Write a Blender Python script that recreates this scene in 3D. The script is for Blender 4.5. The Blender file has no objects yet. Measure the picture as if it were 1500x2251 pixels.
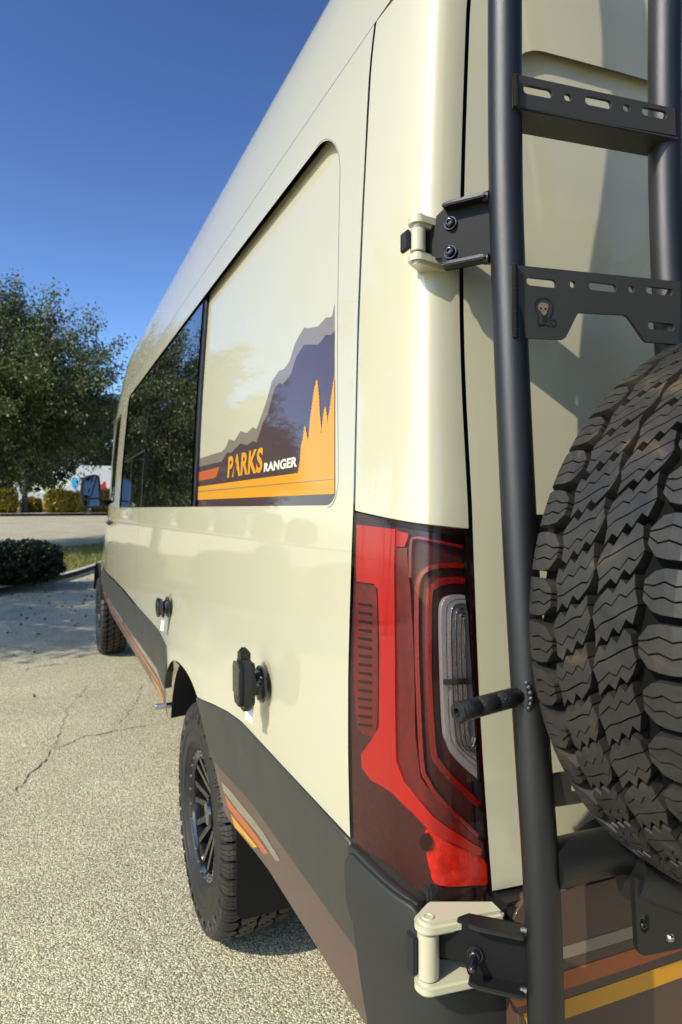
import bpy, bmesh, math, random
from mathutils import Vector, Matrix, noise
from mathutils.geometry import delaunay_2d_cdt
R = math.radians
rnd = random.Random(7)
sc = bpy.context.scene
COL = sc.collection

# ------------------------------------------------------------------ camera, sky, sun, exposure
FPX, CX, CY = 1450.0, 750.0, 1118.0          # focal length and principal point in photo pixels (1500 x 2251)
TH = R(24.15)                                 # camera yaw to the right of the van's long axis (+Y)
EYE = 1.45
AX = Vector((math.sin(TH), math.cos(TH), 0)); RX = Vector((math.cos(TH), -math.sin(TH), 0)); UP = Vector((0, 0, 1))
cd = bpy.data.cameras.new('camera'); cam = bpy.data.objects.new('camera', cd); COL.objects.link(cam)
cd.sensor_fit = 'VERTICAL'; cd.sensor_height = 36; cd.sensor_width = 24
cd.lens = FPX / 2251 * 36; cd.shift_y = -(1125.5 - CY) / 2251
cd.clip_start = 0.02; cd.clip_end = 2000
cam.location = (0, 0, EYE); cam.rotation_euler = (R(90), 0, -TH)
cd.dof.use_dof = True; cd.dof.focus_distance = 1.1; cd.dof.aperture_fstop = 8
sc.camera = cam

SUN_EL, SUN_DIR = R(40), Vector((0.963, 0.268, 0)).normalized()      # horizontal travel direction of the light
w = bpy.data.worlds.new('World'); sc.world = w; w.use_nodes = True
nt = w.node_tree; nt.nodes.clear()
sky = nt.nodes.new('ShaderNodeTexSky'); sky.sky_type = 'NISHITA'; sky.sun_disc = False
sky.sun_elevation = SUN_EL
sky.sun_rotation = math.atan2(-SUN_DIR.x, -SUN_DIR.y)
sky.air_density = 1.0; sky.dust_density = 0.8; sky.ozone_density = 3.0; sky.altitude = 0
bg = nt.nodes.new('ShaderNodeBackground'); bg.inputs['Strength'].default_value = 0.069
wo = nt.nodes.new('ShaderNodeOutputWorld')
hs = nt.nodes.new('ShaderNodeHueSaturation'); hs.inputs['Saturation'].default_value = 0.92
ga = nt.nodes.new('ShaderNodeGamma'); ga.inputs['Gamma'].default_value = 1.75
nt.links.new(sky.outputs[0], hs.inputs['Color']); nt.links.new(hs.outputs[0], ga.inputs['Color']); nt.links.new(ga.outputs[0], bg.inputs['Color']); nt.links.new(bg.outputs[0], wo.inputs['Surface'])
sl = bpy.data.lights.new('sun', 'SUN'); sun = bpy.data.objects.new('sun', sl); COL.objects.link(sun)
sl.energy = 5.0; sl.angle = R(0.53); sl.color = (1.0, 0.935, 0.80)
ld = Vector((SUN_DIR.x * math.cos(SUN_EL), SUN_DIR.y * math.cos(SUN_EL), -math.sin(SUN_EL)))
sun.rotation_euler = ld.to_track_quat('-Z', 'Y').to_euler(); sun.location = (-20, -8, 20)
vs = sc.view_settings; vs.view_transform = 'Standard'; vs.look = 'None'; vs.exposure = 0.0; vs.gamma = 1.0
vs.use_curve_mapping = False
cy = sc.cycles
cy.max_bounces = 10; cy.transparent_max_bounces = 16; cy.glossy_bounces = 6; cy.caustics_reflective = False; cy.caustics_refractive = False
cy.sample_clamp_indirect = 4.0

# ------------------------------------------------------------------ materials
def newmat(name):
    m = bpy.data.materials.new(name); m.use_nodes = True
    n = m.node_tree; b = n.nodes['Principled BSDF']
    return m, n, b
def N(n, t, **kw):
    x = n.nodes.new(t)
    for k, v in kw.items():
        if k in x.inputs: x.inputs[k].default_value = v
        else: setattr(x, k, v)
    return x
def mat(name, col, rough=0.5, metal=0.0, coat=0.0, coat_rough=0.03, var=0.0, vscale=8.0, bump=0.0, bscale=300.0, bdist=0.001, spec=0.5, rvar=0.0):
    m, n, b = newmat(name)
    b.inputs['Base Color'].default_value = (*col, 1); b.inputs['Roughness'].default_value = rough
    b.inputs['Metallic'].default_value = metal; b.inputs['Coat Weight'].default_value = coat
    b.inputs['Coat Roughness'].default_value = coat_rough; b.inputs['Specular IOR Level'].default_value = spec
    tc = N(n, 'ShaderNodeTexCoord')
    if var > 0 or rvar > 0:
        nz = N(n, 'ShaderNodeTexNoise', Scale=vscale, Detail=6.0, Roughness=0.6)
        n.links.new(tc.outputs['Object'], nz.inputs['Vector'])
        if var > 0:
            mp = N(n, 'ShaderNodeMapRange'); mp.inputs['From Min'].default_value = 0.3; mp.inputs['From Max'].default_value = 0.7
            mp.inputs['To Min'].default_value = 1 - var; mp.inputs['To Max'].default_value = 1 + var
            n.links.new(nz.outputs['Fac'], mp.inputs['Value'])
            vm = N(n, 'ShaderNodeVectorMath', operation='SCALE'); vm.inputs[0].default_value = col
            n.links.new(mp.outputs[0], vm.inputs['Scale']); n.links.new(vm.outputs[0], b.inputs['Base Color'])
        if rvar > 0:
            mr = N(n, 'ShaderNodeMapRange'); mr.inputs['From Min'].default_value = 0.3; mr.inputs['From Max'].default_value = 0.7
            mr.inputs['To Min'].default_value = max(0, rough - rvar); mr.inputs['To Max'].default_value = rough + rvar
            n.links.new(nz.outputs['Fac'], mr.inputs['Value']); n.links.new(mr.outputs[0], b.inputs['Roughness'])
    if bump > 0:
        nb = N(n, 'ShaderNodeTexNoise', Scale=bscale, Detail=3.0); n.links.new(tc.outputs['Object'], nb.inputs['Vector'])
        bp = N(n, 'ShaderNodeBump', Strength=bump, Distance=bdist)
        n.links.new(nb.outputs['Fac'], bp.inputs['Height']); n.links.new(bp.outputs[0], b.inputs['Normal'])
    return m
M = {}
def paint(name, col, coat=1.0, rough=0.45, crough=0.006):
    # solid colour under clear coat, with faint orange peel
    m, n, b = newmat(name)
    b.inputs['Base Color'].default_value = (*col, 1); b.inputs['Roughness'].default_value = rough
    b.inputs['Coat Weight'].default_value = coat; b.inputs['Coat Roughness'].default_value = crough; b.inputs['Coat IOR'].default_value = 1.6
    b.inputs['Specular IOR Level'].default_value = 0.3
    tc = N(n, 'ShaderNodeTexCoord'); nz = N(n, 'ShaderNodeTexNoise', Scale=140.0, Detail=2.0)
    n.links.new(tc.outputs['Object'], nz.inputs['Vector'])
    bp = N(n, 'ShaderNodeBump', Strength=0.02, Distance=0.0006)
    n.links.new(nz.outputs['Fac'], bp.inputs['Height']); n.links.new(bp.outputs[0], b.inputs['Coat Normal'])
    return m
M['cream'] = paint('cream_paint', (0.51, 0.482, 0.318))
M['vinyl_brown'] = paint('dark_brown_vinyl', (0.060, 0.032, 0.028), 1.0, 0.5, 0.03)
M['vinyl_grey'] = paint('taupe_vinyl', (0.20, 0.165, 0.115), 1.0, 0.5, 0.03)
M['vinyl_yellow'] = paint('golden_yellow_vinyl', (0.60, 0.265, 0.005), 0.6, 0.5, 0.05)
M['vinyl_orange'] = paint('burnt_orange_vinyl', (0.40, 0.085, 0.010), 0.6, 0.5, 0.05)
M['vinyl_pale'] = paint('pale_lettering_vinyl', (0.66, 0.66, 0.50), 0.6, 0.5, 0.05)
M['bronze'] = paint('bronze_brown_vinyl', (0.078, 0.043, 0.031), 0.5, 0.5, 0.12)
M['clad'] = mat('grey_cladding_plastic', (0.038, 0.037, 0.028), 0.47, bump=0.10, bscale=900, bdist=0.0004, rvar=0.05, vscale=5)
M['bumper'] = mat('dark_grey_bumper_plastic', (0.021, 0.022, 0.018), 0.54, bump=0.35, bscale=1100, bdist=0.0005, rvar=0.05, vscale=6)
M['black'] = mat('black_plastic', (0.012, 0.012, 0.012), 0.38, rvar=0.08, vscale=12)
M['matte_black'] = mat('matte_black_steel', (0.008, 0.008, 0.008), 0.6, spec=0.2, bump=0.2, bscale=900, bdist=0.0004)
M['rubber'] = mat('black_rubber_seal', (0.010, 0.010, 0.010), 0.7)
M['gap'] = mat('dark_gap_shell', (0.006, 0.006, 0.006), 0.9)
M['powder'] = mat('black_powder_coat', (0.056, 0.056, 0.055), 0.38, metal=0.85, bump=0.6, bscale=1300, bdist=0.0006, rvar=0.04, vscale=9)
M['plate'] = mat('satin_black_plate', (0.045, 0.043, 0.036), 0.5, metal=0.2, bump=0.15, bscale=1500, bdist=0.0004, rvar=0.06, vscale=14)
M['gloss_black'] = mat('gloss_black_metal', (0.010, 0.010, 0.011), 0.14, metal=0.0, coat=0.6, rvar=0.05, vscale=20)
M['steel'] = mat('bright_steel', (0.55, 0.53, 0.50), 0.28, metal=1.0, rvar=0.08, vscale=40)
M['glass'] = mat('privacy_glass', (0.004, 0.004, 0.005), 0.0, coat=1.0, coat_rough=0.0, spec=0.7)
M['mirror'] = mat('mirror_glass', (0.13, 0.14, 0.145), 0.02, metal=1.0)
M['paper'] = mat('white_paper', (0.80, 0.78, 0.74), 0.8)
M['brownpaper'] = mat('rust_printed_paper', (0.32, 0.11, 0.05), 0.8)

def mat_clear(name, tint, ior=1.45, rough=0.0):
    m, n, b = newmat(name); n.nodes.remove(b)
    tr = N(n, 'ShaderNodeBsdfTransparent'); tr.inputs['Color'].default_value = (*tint, 1)
    gl = N(n, 'ShaderNodeBsdfGlossy'); gl.inputs['Roughness'].default_value = rough
    fr = N(n, 'ShaderNodeFresnel'); fr.inputs['IOR'].default_value = ior
    mx = N(n, 'ShaderNodeMixShader')
    # thin sheet: the same reflectance from both sides
    ge = N(n, 'ShaderNodeNewGeometry'); mr = N(n, 'ShaderNodeMapRange'); mr.inputs['To Min'].default_value = ior; mr.inputs['To Max'].default_value = 1 / ior
    n.links.new(ge.outputs['Backfacing'], mr.inputs['Value']); n.links.new(mr.outputs[0], fr.inputs['IOR'])
    n.links.new(fr.outputs[0], mx.inputs[0]); n.links.new(tr.outputs[0], mx.inputs[1]); n.links.new(gl.outputs[0], mx.inputs[2])
    n.links.new(mx.outputs[0], n.nodes['Material Output'].inputs['Surface'])
    return m
M['lens'] = mat_clear('clear_lens', (0.96, 0.90, 0.89), 1.33)
M['cup'] = mat_clear('clear_soft_plastic', (0.93, 0.93, 0.90), 1.40, 0.05)
M['lamp_red'] = mat('red_lamp_plastic', (0.36, 0.003, 0.001), 0.35, coat=0.5, bump=0.12, bscale=900, bdist=0.0005)
M['lamp_deep'] = mat('deep_red_lamp_plastic', (0.10, 0.003, 0.002), 0.3, coat=0.5, bump=0.5, bscale=500, bdist=0.001, var=0.45, vscale=60)
M['lamp_dark'] = mat('smoked_red_housing', (0.036, 0.003, 0.002), 0.5, var=0.5, vscale=160, bump=0.5, bscale=420, bdist=0.0012)
M['lamp_black'] = mat('lamp_black_bezel', (0.016, 0.003, 0.003), 0.25)
M['lamp_guide'] = mat('red_light_guide', (0.16, 0.005, 0.003), 0.2, coat=0.6, bump=0.5, bscale=420, bdist=0.001, var=0.5, vscale=330)
M['lamp_silver'] = mat('lamp_silver_reflector', (0.42, 0.42, 0.41), 0.22, metal=0.5, bump=0.5, bscale=420, bdist=0.001)
M['lamp_turn'] = mat('orange_red_reflector', (0.55, 0.010, 0.002), 0.25, coat=0.5, bump=0.4, bscale=260, bdist=0.002, var=0.3, vscale=90)

def mat_tyre(name, brown, k=1.0):
    m, n, b = newmat(name)
    tc = N(n, 'ShaderNodeNewGeometry')
    nz = N(n, 'ShaderNodeTexNoise', Scale=16.0, Detail=7.0, Roughness=0.65, Distortion=0.8); n.links.new(tc.outputs['Position'], nz.inputs['Vector'])
    rp = N(n, 'ShaderNodeValToRGB'); e = rp.color_ramp.elements
    e[0].position = 0.40; e[0].color = (0.017 * k, 0.0162 * k, 0.0140 * k, 1); e[1].position = 0.86; e[1].color = (*brown, 1)
    x = rp.color_ramp.elements.new(0.60); x.color = (0.032 * k, 0.0285 * k, 0.0215 * k, 1)
    n.links.new(nz.outputs['Fac'], rp.inputs[0]); n.links.new(rp.outputs[0], b.inputs['Base Color'])
    b.inputs['Roughness'].default_value = 0.52; b.inputs['Specular IOR Level'].default_value = 0.45
    n2 = N(n, 'ShaderNodeTexNoise', Scale=320.0, Detail=4.0); n.links.new(tc.outputs['Position'], n2.inputs['Vector'])
    bp = N(n, 'ShaderNodeBump', Strength=0.25, Distance=0.0008); n.links.new(n2.outputs['Fac'], bp.inputs['Height']); n.links.new(bp.outputs[0], b.inputs['Normal'])
    return m
M['tread'] = mat_tyre('tyre_tread_rubber', (0.13, 0.085, 0.035))
M['groove_shade'] = mat('shaded_groove_rubber', (0.006, 0.006, 0.0055), 0.9, spec=0.08)  # tread rubber darkened: shade of the deep grooves put into the colour
M['sidewall'] = mat_tyre('tyre_sidewall_rubber', (0.022, 0.021, 0.019), 0.55)

def mat_ground(name, tint, base, contrast, scale, bumpd):
    m, n, b = newmat(name)
    tc = N(n, 'ShaderNodeNewGeometry')
    dn = N(n, 'ShaderNodeTexNoise', Scale=scale * 0.8, Detail=3.0); n.links.new(tc.outputs['Position'], dn.inputs['Vector'])
    dv = N(n, 'ShaderNodeVectorMath', operation='MULTIPLY_ADD'); n.links.new(dn.outputs['Color'], dv.inputs[0]); dv.inputs[1].default_value = (1.1 / scale,) * 3; n.links.new(tc.outputs['Position'], dv.inputs[2])
    v = N(n, 'ShaderNodeTexVoronoi', Scale=scale, Randomness=1.0); n.links.new(dv.outputs[0], v.inputs['Vector'])
    rp = N(n, 'ShaderNodeValToRGB'); el = rp.color_ramp.elements
    el[0].position = 0.0; el[0].color = (*[c * (1 - contrast) for c in base], 1)
    el[1].position = 1.0; el[1].color = (*[min(1, c * (1 + contrast)) for c in base], 1)
    x = rp.color_ramp.elements.new(0.45); x.color = (base[0] * 0.95, base[1] * 0.93, base[2] * 0.86, 1)
    sx = N(n, 'ShaderNodeSeparateColor'); n.links.new(v.outputs['Color'], sx.inputs[0]); n.links.new(sx.outputs[0], rp.inputs[0])
    # dark binder between the stones
    dm = N(n, 'ShaderNodeMapRange'); dm.inputs['From Min'].default_value = 0.30; dm.inputs['From Max'].default_value = 0.75
    dm.inputs['To Min'].default_value = 1.0; dm.inputs['To Max'].default_value = 0.44
    n.links.new(v.outputs['Distance'], dm.inputs['Value'])
    big = N(n, 'ShaderNodeTexNoise', Scale=0.8, Detail=8.0, Roughness=0.65); n.links.new(tc.outputs['Position'], big.inputs['Vector'])
    bm_ = N(n, 'ShaderNodeMapRange'); bm_.inputs['From Min'].default_value = 0.3; bm_.inputs['From Max'].default_value = 0.7
    bm_.inputs['To Min'].default_value = 0.82; bm_.inputs['To Max'].default_value = 1.12
    n.links.new(big.outputs['Fac'], bm_.inputs['Value'])
    st = N(n, 'ShaderNodeTexNoise', Scale=0.55, Detail=5.0, Roughness=0.7, Distortion=1.2); so = N(n, 'ShaderNodeVectorMath', operation='ADD'); so.inputs[1].default_value = (13.0, 4.0, 0)
    n.links.new(tc.outputs['Position'], so.inputs[0]); n.links.new(so.outputs[0], st.inputs['Vector'])
    sr = N(n, 'ShaderNodeMapRange'); sr.inputs['From Min'].default_value = 0.56; sr.inputs['From Max'].default_value = 0.68; sr.inputs['To Min'].default_value = 1.0; sr.inputs['To Max'].default_value = 0.80
    n.links.new(st.outputs['Fac'], sr.inputs['Value'])
    m0 = N(n, 'ShaderNodeMath', operation='MULTIPLY'); n.links.new(sr.outputs[0], m0.inputs[0]); n.links.new(dm.outputs[0], m0.inputs[1])
    mu = N(n, 'ShaderNodeMath', operation='MULTIPLY'); n.links.new(m0.outputs[0], mu.inputs[0]); n.links.new(bm_.outputs[0], mu.inputs[1])
    vm = N(n, 'ShaderNodeVectorMath', operation='SCALE'); n.links.new(rp.outputs[0], vm.inputs[0]); n.links.new(mu.outputs[0], vm.inputs['Scale'])
    n.links.new(vm.outputs[0], b.inputs['Base Color']); b.inputs['Roughness'].default_value = 0.85; b.inputs['Specular IOR Level'].default_value = 0.25
    v3 = N(n, 'ShaderNodeTexVoronoi', Scale=scale * 1.9); n.links.new(dv.outputs[0], v3.inputs['Vector'])
    ad = N(n, 'ShaderNodeMath', operation='MULTIPLY_ADD'); ad.inputs[1].default_value = 0.45; n.links.new(v3.outputs['Distance'], ad.inputs[0]); n.links.new(v.outputs['Distance'], ad.inputs[2])
    sg = N(n, 'ShaderNodeMath', operation='MULTIPLY_ADD'); sg.inputs[1].default_value = -0.5; n.links.new(sx.outputs[1], sg.inputs[0]); n.links.new(ad.outputs[0], sg.inputs[2])
    inv = N(n, 'ShaderNodeMath', operation='MULTIPLY'); inv.inputs[1].default_value = -1.0; n.links.new(sg.outputs[0], inv.inputs[0])
    bp = N(n, 'ShaderNodeBump', Strength=0.9, Distance=bumpd); n.links.new(inv.outputs[0], bp.inputs['Height']); n.links.new(bp.outputs[0], b.inputs['Normal'])
    return m
M['asphalt'] = mat_ground('pebbled_asphalt', None, (0.72, 0.645, 0.435), 0.46, 158.0, 0.0055)
M['road'] = mat_ground('pale_road_asphalt', None, (0.56, 0.50, 0.35), 0.3, 90.0, 0.003)
M['concrete'] = mat('kerb_concrete', (0.42, 0.38, 0.30), 0.85, var=0.2, vscale=3, bump=0.3, bscale=120, bdist=0.004)
M['soil'] = mat('brown_mulch', (0.075, 0.045, 0.025), 0.95, var=0.5, vscale=12, bump=0.8, bscale=30, bdist=0.03)
M['lawn'] = mat('dry_lawn', (0.14, 0.15, 0.035), 0.95, var=0.35, vscale=5, bump=0.8, bscale=40, bdist=0.03)
M['crack'] = mat('dark_crack', (0.05, 0.043, 0.032), 0.95)
M['bark'] = mat('grey_bark', (0.085, 0.068, 0.05), 0.9, var=0.4, vscale=9, bump=0.9, bscale=22, bdist=0.03)
def mat_leaf(name, c1, c2, c3, trans=0.25):
    m, n, b = newmat(name)
    oi = N(n, 'ShaderNodeTexCoord'); nz = N(n, 'ShaderNodeTexWhiteNoise'); 
    at = N(n, 'ShaderNodeAttribute', attribute_name='tint')
    rp = N(n, 'ShaderNodeValToRGB'); el = rp.color_ramp.elements
    el[0].color = (*c1, 1); el[1].color = (*c3, 1); x = el.new(0.6); x.color = (*c2, 1)
    n.links.new(at.outputs['Fac'], rp.inputs[0]); n.links.new(rp.outputs[0], b.inputs['Base Color'])
    b.inputs['Roughness'].default_value = 0.45; b.inputs['Specular IOR Level'].default_value = 0.4
    tl = N(n, 'ShaderNodeBsdfTranslucent'); n.links.new(rp.outputs[0], tl.inputs['Color'])
    mx = N(n, 'ShaderNodeMixShader'); mx.inputs[0].default_value = trans
    n.links.new(b.outputs[0], mx.inputs[1]); n.links.new(tl.outputs[0], mx.inputs[2])
    n.links.new(mx.outputs[0], n.nodes['Material Output'].inputs['Surface'])
    return m
M['leaf_oak'] = mat_leaf('oak_leaves', (0.032, 0.050, 0.013), (0.105, 0.135, 0.032), (0.25, 0.23, 0.06))
M['leaf_dark'] = mat_leaf('boxwood_leaves', (0.010, 0.022, 0.008), (0.020, 0.042, 0.012), (0.05, 0.08, 0.02))
M['leaf_gold'] = mat_leaf('golden_hedge_leaves', (0.17, 0.14, 0.012), (0.34, 0.26, 0.02), (0.50, 0.38, 0.04))
M['leaf_far'] = mat_leaf('far_leaves', (0.016, 0.028, 0.010), (0.035, 0.055, 0.018), (0.08, 0.09, 0.03))
M['grass'] = mat_leaf('grass_blades', (0.10, 0.13, 0.02), (0.20, 0.21, 0.04), (0.33, 0.29, 0.07))
M['white_metal'] = mat('white_vehicle_paint', (0.78, 0.77, 0.74), 0.35, coat=0.6)
M['flower'] = mat('pink_flowers', (0.55, 0.10, 0.13), 0.7)

# ------------------------------------------------------------------ object helpers
def tag(o, label=None, cat=None, group=None, kind=None):
    if label: o['label'] = label
    if cat: o['category'] = cat
    if group: o['group'] = group
    if kind: o['kind'] = kind
    return o
def empty(name, loc=(0, 0, 0), parent=None):
    o = bpy.data.objects.new(name, None); COL.objects.link(o); o.location = loc; o.empty_display_size = 0.1
    if parent: o.parent = parent
    return o
def link(name, me, m, parent=None, loc=None):
    if m is not None:
        me.materials.clear(); me.materials.append(M[m] if isinstance(m, str) else m)
    o = bpy.data.objects.new(name, me); COL.objects.link(o)
    if parent: o.parent = parent
    if loc: o.location = loc
    return o
def copy_tree(o, parent=None):
    c = o.copy(); COL.objects.link(c); c.parent = parent
    for ch in list(o.children): copy_tree(ch, c)
    return c
class MB:
    def __init__(s): s.v = []; s.f = []; s.sm = []
    def add(s, vs, fs, smooth=False):
        b = len(s.v); s.v += [tuple(v) for v in vs]
        for f in fs: s.f.append([i + b for i in f]); s.sm.append(smooth)
    def box(s, c, size, M_=None):
        x, y, z = [q / 2 for q in size]; vs = [Vector((a * x, b_ * y, c_ * z)) for a in (-1, 1) for b_ in (-1, 1) for c_ in (-1, 1)]
        if M_ is not None: vs = [M_ @ v for v in vs]
        c = Vector(c); s.add([v + c for v in vs], [(0, 1, 3, 2), (4, 6, 7, 5), (0, 4, 5, 1), (2, 3, 7, 6), (0, 2, 6, 4), (1, 5, 7, 3)])
    def tube(s, pts, rad, n=16, cap=True):
        pts = [Vector(p) for p in pts]
        if not isinstance(rad, (list, tuple)): rad = [rad] * len(pts)
        t0 = (pts[1] - pts[0]).normalized(); ref = Vector((0, 0, 1)) if abs(t0.z) < 0.9 else Vector((1, 0, 0))
        u = t0.cross(ref).normalized(); vs = []
        for i, p in enumerate(pts):
            a = pts[max(0, i - 1)]; b_ = pts[min(len(pts) - 1, i + 1)]; t = (b_ - a).normalized()
            u = (u - t * u.dot(t)).normalized(); v = t.cross(u)
            for k in range(n):
                an = 2 * math.pi * k / n; vs.append(p + (u * math.cos(an) + v * math.sin(an)) * rad[i])
        fs = []
        for i in range(len(pts) - 1):
            for k in range(n):
                k2 = (k + 1) % n; fs.append((i * n + k, i * n + k2, (i + 1) * n + k2, (i + 1) * n + k))
        s.add(vs, fs, True)
        if cap:
            b = len(s.v) - len(vs); e = b + (len(pts) - 1) * n
            s.f.append([b + k for k in range(n)][::-1]); s.sm.append(False)
            s.f.append([e + k for k in range(n)]); s.sm.append(False)
    def lathe(s, prof, c, axis, n=32, smooth=True):
        # prof: list of (along axis, radius)
        c = Vector(c); ax = Vector(axis).normalized(); ref = Vector((0, 0, 1)) if abs(ax.z) < 0.9 else Vector((1, 0, 0))
        u = ax.cross(ref).normalized(); v = ax.cross(u); vs = []
        for a, r in prof:
            for k in range(n):
                an = 2 * math.pi * k / n; vs.append(c + ax * a + (u * math.cos(an) + v * math.sin(an)) * max(r, 1e-5))
        fs = [(i * n + k, i * n + (k + 1) % n, (i + 1) * n + (k + 1) % n, (i + 1) * n + k) for i in range(len(prof) - 1) for k in range(n)]
        s.add(vs, fs, smooth)
    def mesh(s, name):
        me = bpy.data.meshes.new(name); me.from_pydata(s.v, [], s.f); me.polygons.foreach_set('use_smooth', s.sm); me.update()
        bm = bmesh.new(); bm.from_mesh(me); bmesh.ops.recalc_face_normals(bm, faces=bm.faces); bm.to_mesh(me); bm.free()
        return me
    def build(s, name, m, parent=None, bevel=0.0, seg=2, sharp=None, loc=None):
        me = s.mesh(name)
        if bevel > 0:
            bm = bmesh.new(); bm.from_mesh(me)
            ed = [e for e in bm.edges if len(e.link_faces) == 2 and e.calc_face_angle(0) > R(30)]
            bmesh.ops.bevel(bm, geom=ed, offset=bevel, segments=seg, affect='EDGES', clamp_overlap=True)
            for f in bm.faces: f.smooth = True
            bm.to_mesh(me); bm.free(); me.set_sharp_from_angle(angle=R(50))
        elif any(s.sm):
            me.set_sharp_from_angle(angle=R(50))
        return link(name, me, m, parent, loc)
def lerp_table(tab, z):
    # smooth (monotone-ish) interpolation through a table
    if z <= tab[0][0]: return tab[0][1] + (z - tab[0][0]) * (tab[1][1] - tab[0][1]) / (tab[1][0] - tab[0][0])
    n = len(tab)
    if z >= tab[-1][0]: return tab[-1][1] + (z - tab[-1][0]) * (tab[-1][1] - tab[-2][1]) / (tab[-1][0] - tab[-2][0])
    for i in range(n - 1):
        if z <= tab[i + 1][0]: break
    x0, y0 = tab[i]; x1, y1 = tab[i + 1]; h = x1 - x0
    def sl_(k):
        if k <= 0: return (tab[1][1] - tab[0][1]) / (tab[1][0] - tab[0][0])
        if k >= n - 1: return (tab[-1][1] - tab[-2][1]) / (tab[-1][0] - tab[-2][0])
        return (tab[k + 1][1] - tab[k - 1][1]) / (tab[k + 1][0] - tab[k - 1][0])
    m0, m1 = sl_(i) * h, sl_(i + 1) * h; t = (z - x0) / h
    return (2 * t**3 - 3 * t**2 + 1) * y0 + (t**3 - 2 * t**2 + t) * m0 + (-2 * t**3 + 3 * t**2) * y1 + (t**3 - t**2) * m1
def sstep(a, b, x):
    t = min(1, max(0, (x - a) / (b - a))); return t * t * (3 - 2 * t)

# ------------------------------------------------------------------ pixel -> ray (photo pixels, 1500 x 2251)
CAM = Vector((0, 0, EYE))
def ray(px, py): return AX + RX * ((px - CX) / FPX) + UP * ((CY - py) / FPX)
def on_plane(px, py, p, n):
    d = ray(px, py); p = Vector(p); n = Vector(n); t = (p - CAM).dot(n) / d.dot(n); return CAM + d * t

# ------------------------------------------------------------------ van surfaces
WHY, WHF, TR = 2.293, 7.02, 0.385                    # rear and front axle positions, tyre radius
SIDE = [(0.30, 0.540), (0.45, 0.505), (0.58, 0.482), (0.74, 0.459), (0.92, 0.449), (1.15, 0.452), (1.35, 0.463), (1.45, 0.470), (1.80, 0.494),
        (2.235, 0.535), (2.35, 0.552), (2.50, 0.580), (2.60, 0.602)]
def flare(Y, z):
    g = 0
    for wy in (WHY, WHF):
        r = math.hypot((Y - wy) / 0.62, (z - 0.45) / 0.62)
        g += 0.022 * (1 - sstep(0.75, 1.35, r))
    return g
def taper(Y, z):
    t = 0.004 * ((Y - 3.4) / 2.0) ** 2 if Y < 3.4 else 0.004 * ((Y - 3.4) / 2.5) ** 2
    if Y > 5.4: t += (0.055 if z > 1.45 else 0.03 + 0.025 * sstep(1.0, 1.45, z)) * ((Y - 5.4) / 1.0) ** 2
    return t
def side(Y, z, off=0.0):
    return Vector((lerp_table(SIDE, z) + taper(Y, z) - flare(Y, z) * (1 - sstep(0.95, 1.15, z)) + off, Y, z))
def lean(z): return 0.09 * (z - 1.45) if z > 1.45 else 0.06 * (z - 1.45)
PLAN = [(0.0, 0.30), (0.001, 0.19), (0.0055, 0.12), (0.0105, 0.075), (0.0165, 0.045), (0.024, 0.025), (0.034, 0.012), (0.048, 0.005), (0.075, 0.001), (0.11, 0.0)]
PL = [0.0]
for i in range(1, len(PLAN)): PL.append(PL[-1] + math.dist(PLAN[i], PLAN[i - 1]))
TX = [(PL[i], PLAN[i][0]) for i in range(len(PLAN))]; TY = [(PL[i], PLAN[i][1]) for i in range(len(PLAN))]
Y0 = 0.815
WSC = [(0.5, 1.34), (0.915, 1.28), (1.2, 1.13), (1.43, 0.98), (1.65, 0.84), (1.85, 0.78), (2.2, 0.77), (2.7, 0.77)]
def corner(s, z, off=0.0):
    if callable(off): off = off(s)
    def p(q): return Vector((lerp_table(SIDE, z) + 0.006 + lerp_table(TX, q) * lerp_table(WSC, z), Y0 + lean(z) + lerp_table(TY, q), z))
    a = p(s)
    if off:
        t = (p(s + 0.003) - p(s - 0.003)).normalized(); a = a + Vector((-t.y, t.x, 0)) * off * (1 if True else -1)
    return a
S_SEAM = PL[1]; 
def gapX(z): return lerp_table(SIDE, z) + 0.006 + 0.10 * lerp_table(WSC, z)
def door(X, z, off=0.0):
    dx = X - gapX(z)
    return Vector((X, Y0 + lean(z) - 0.115 * dx + 0.068 * dx * dx + off, z))
def hit_side(px, py, off=0.0):
    d = ray(px, py); X = 0.47
    for _ in range(40):
        t = X / d.x; z = EYE + d.z * t; X = side(d.y * t, z, off).x
    t = X / d.x; return (d.y * t, EYE + d.z * t)
def hit_corner(px, py, off=0.0):
    d = ray(px, py); z = EYE; s = 0.1
    for _ in range(12):
        lo, hi = -0.2, PL[-1] + 0.05
        for _ in range(40):
            s = (lo + hi) / 2; p = corner(s, z, off)
            if p.x / p.y < d.x / d.y: lo = s
            else: hi = s
        p = corner(s, z, off); z = EYE + d.z * (p.x / d.x)
    return (s, z)
def hit_door(px, py, off=0.0):
    d = ray(px, py); Y = 0.8
    for _ in range(40):
        t = Y / d.y; Y = door(d.x * t, EYE + d.z * t, off).y
    t = Y / d.y; return (d.x * t, EYE + d.z * t)

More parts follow.
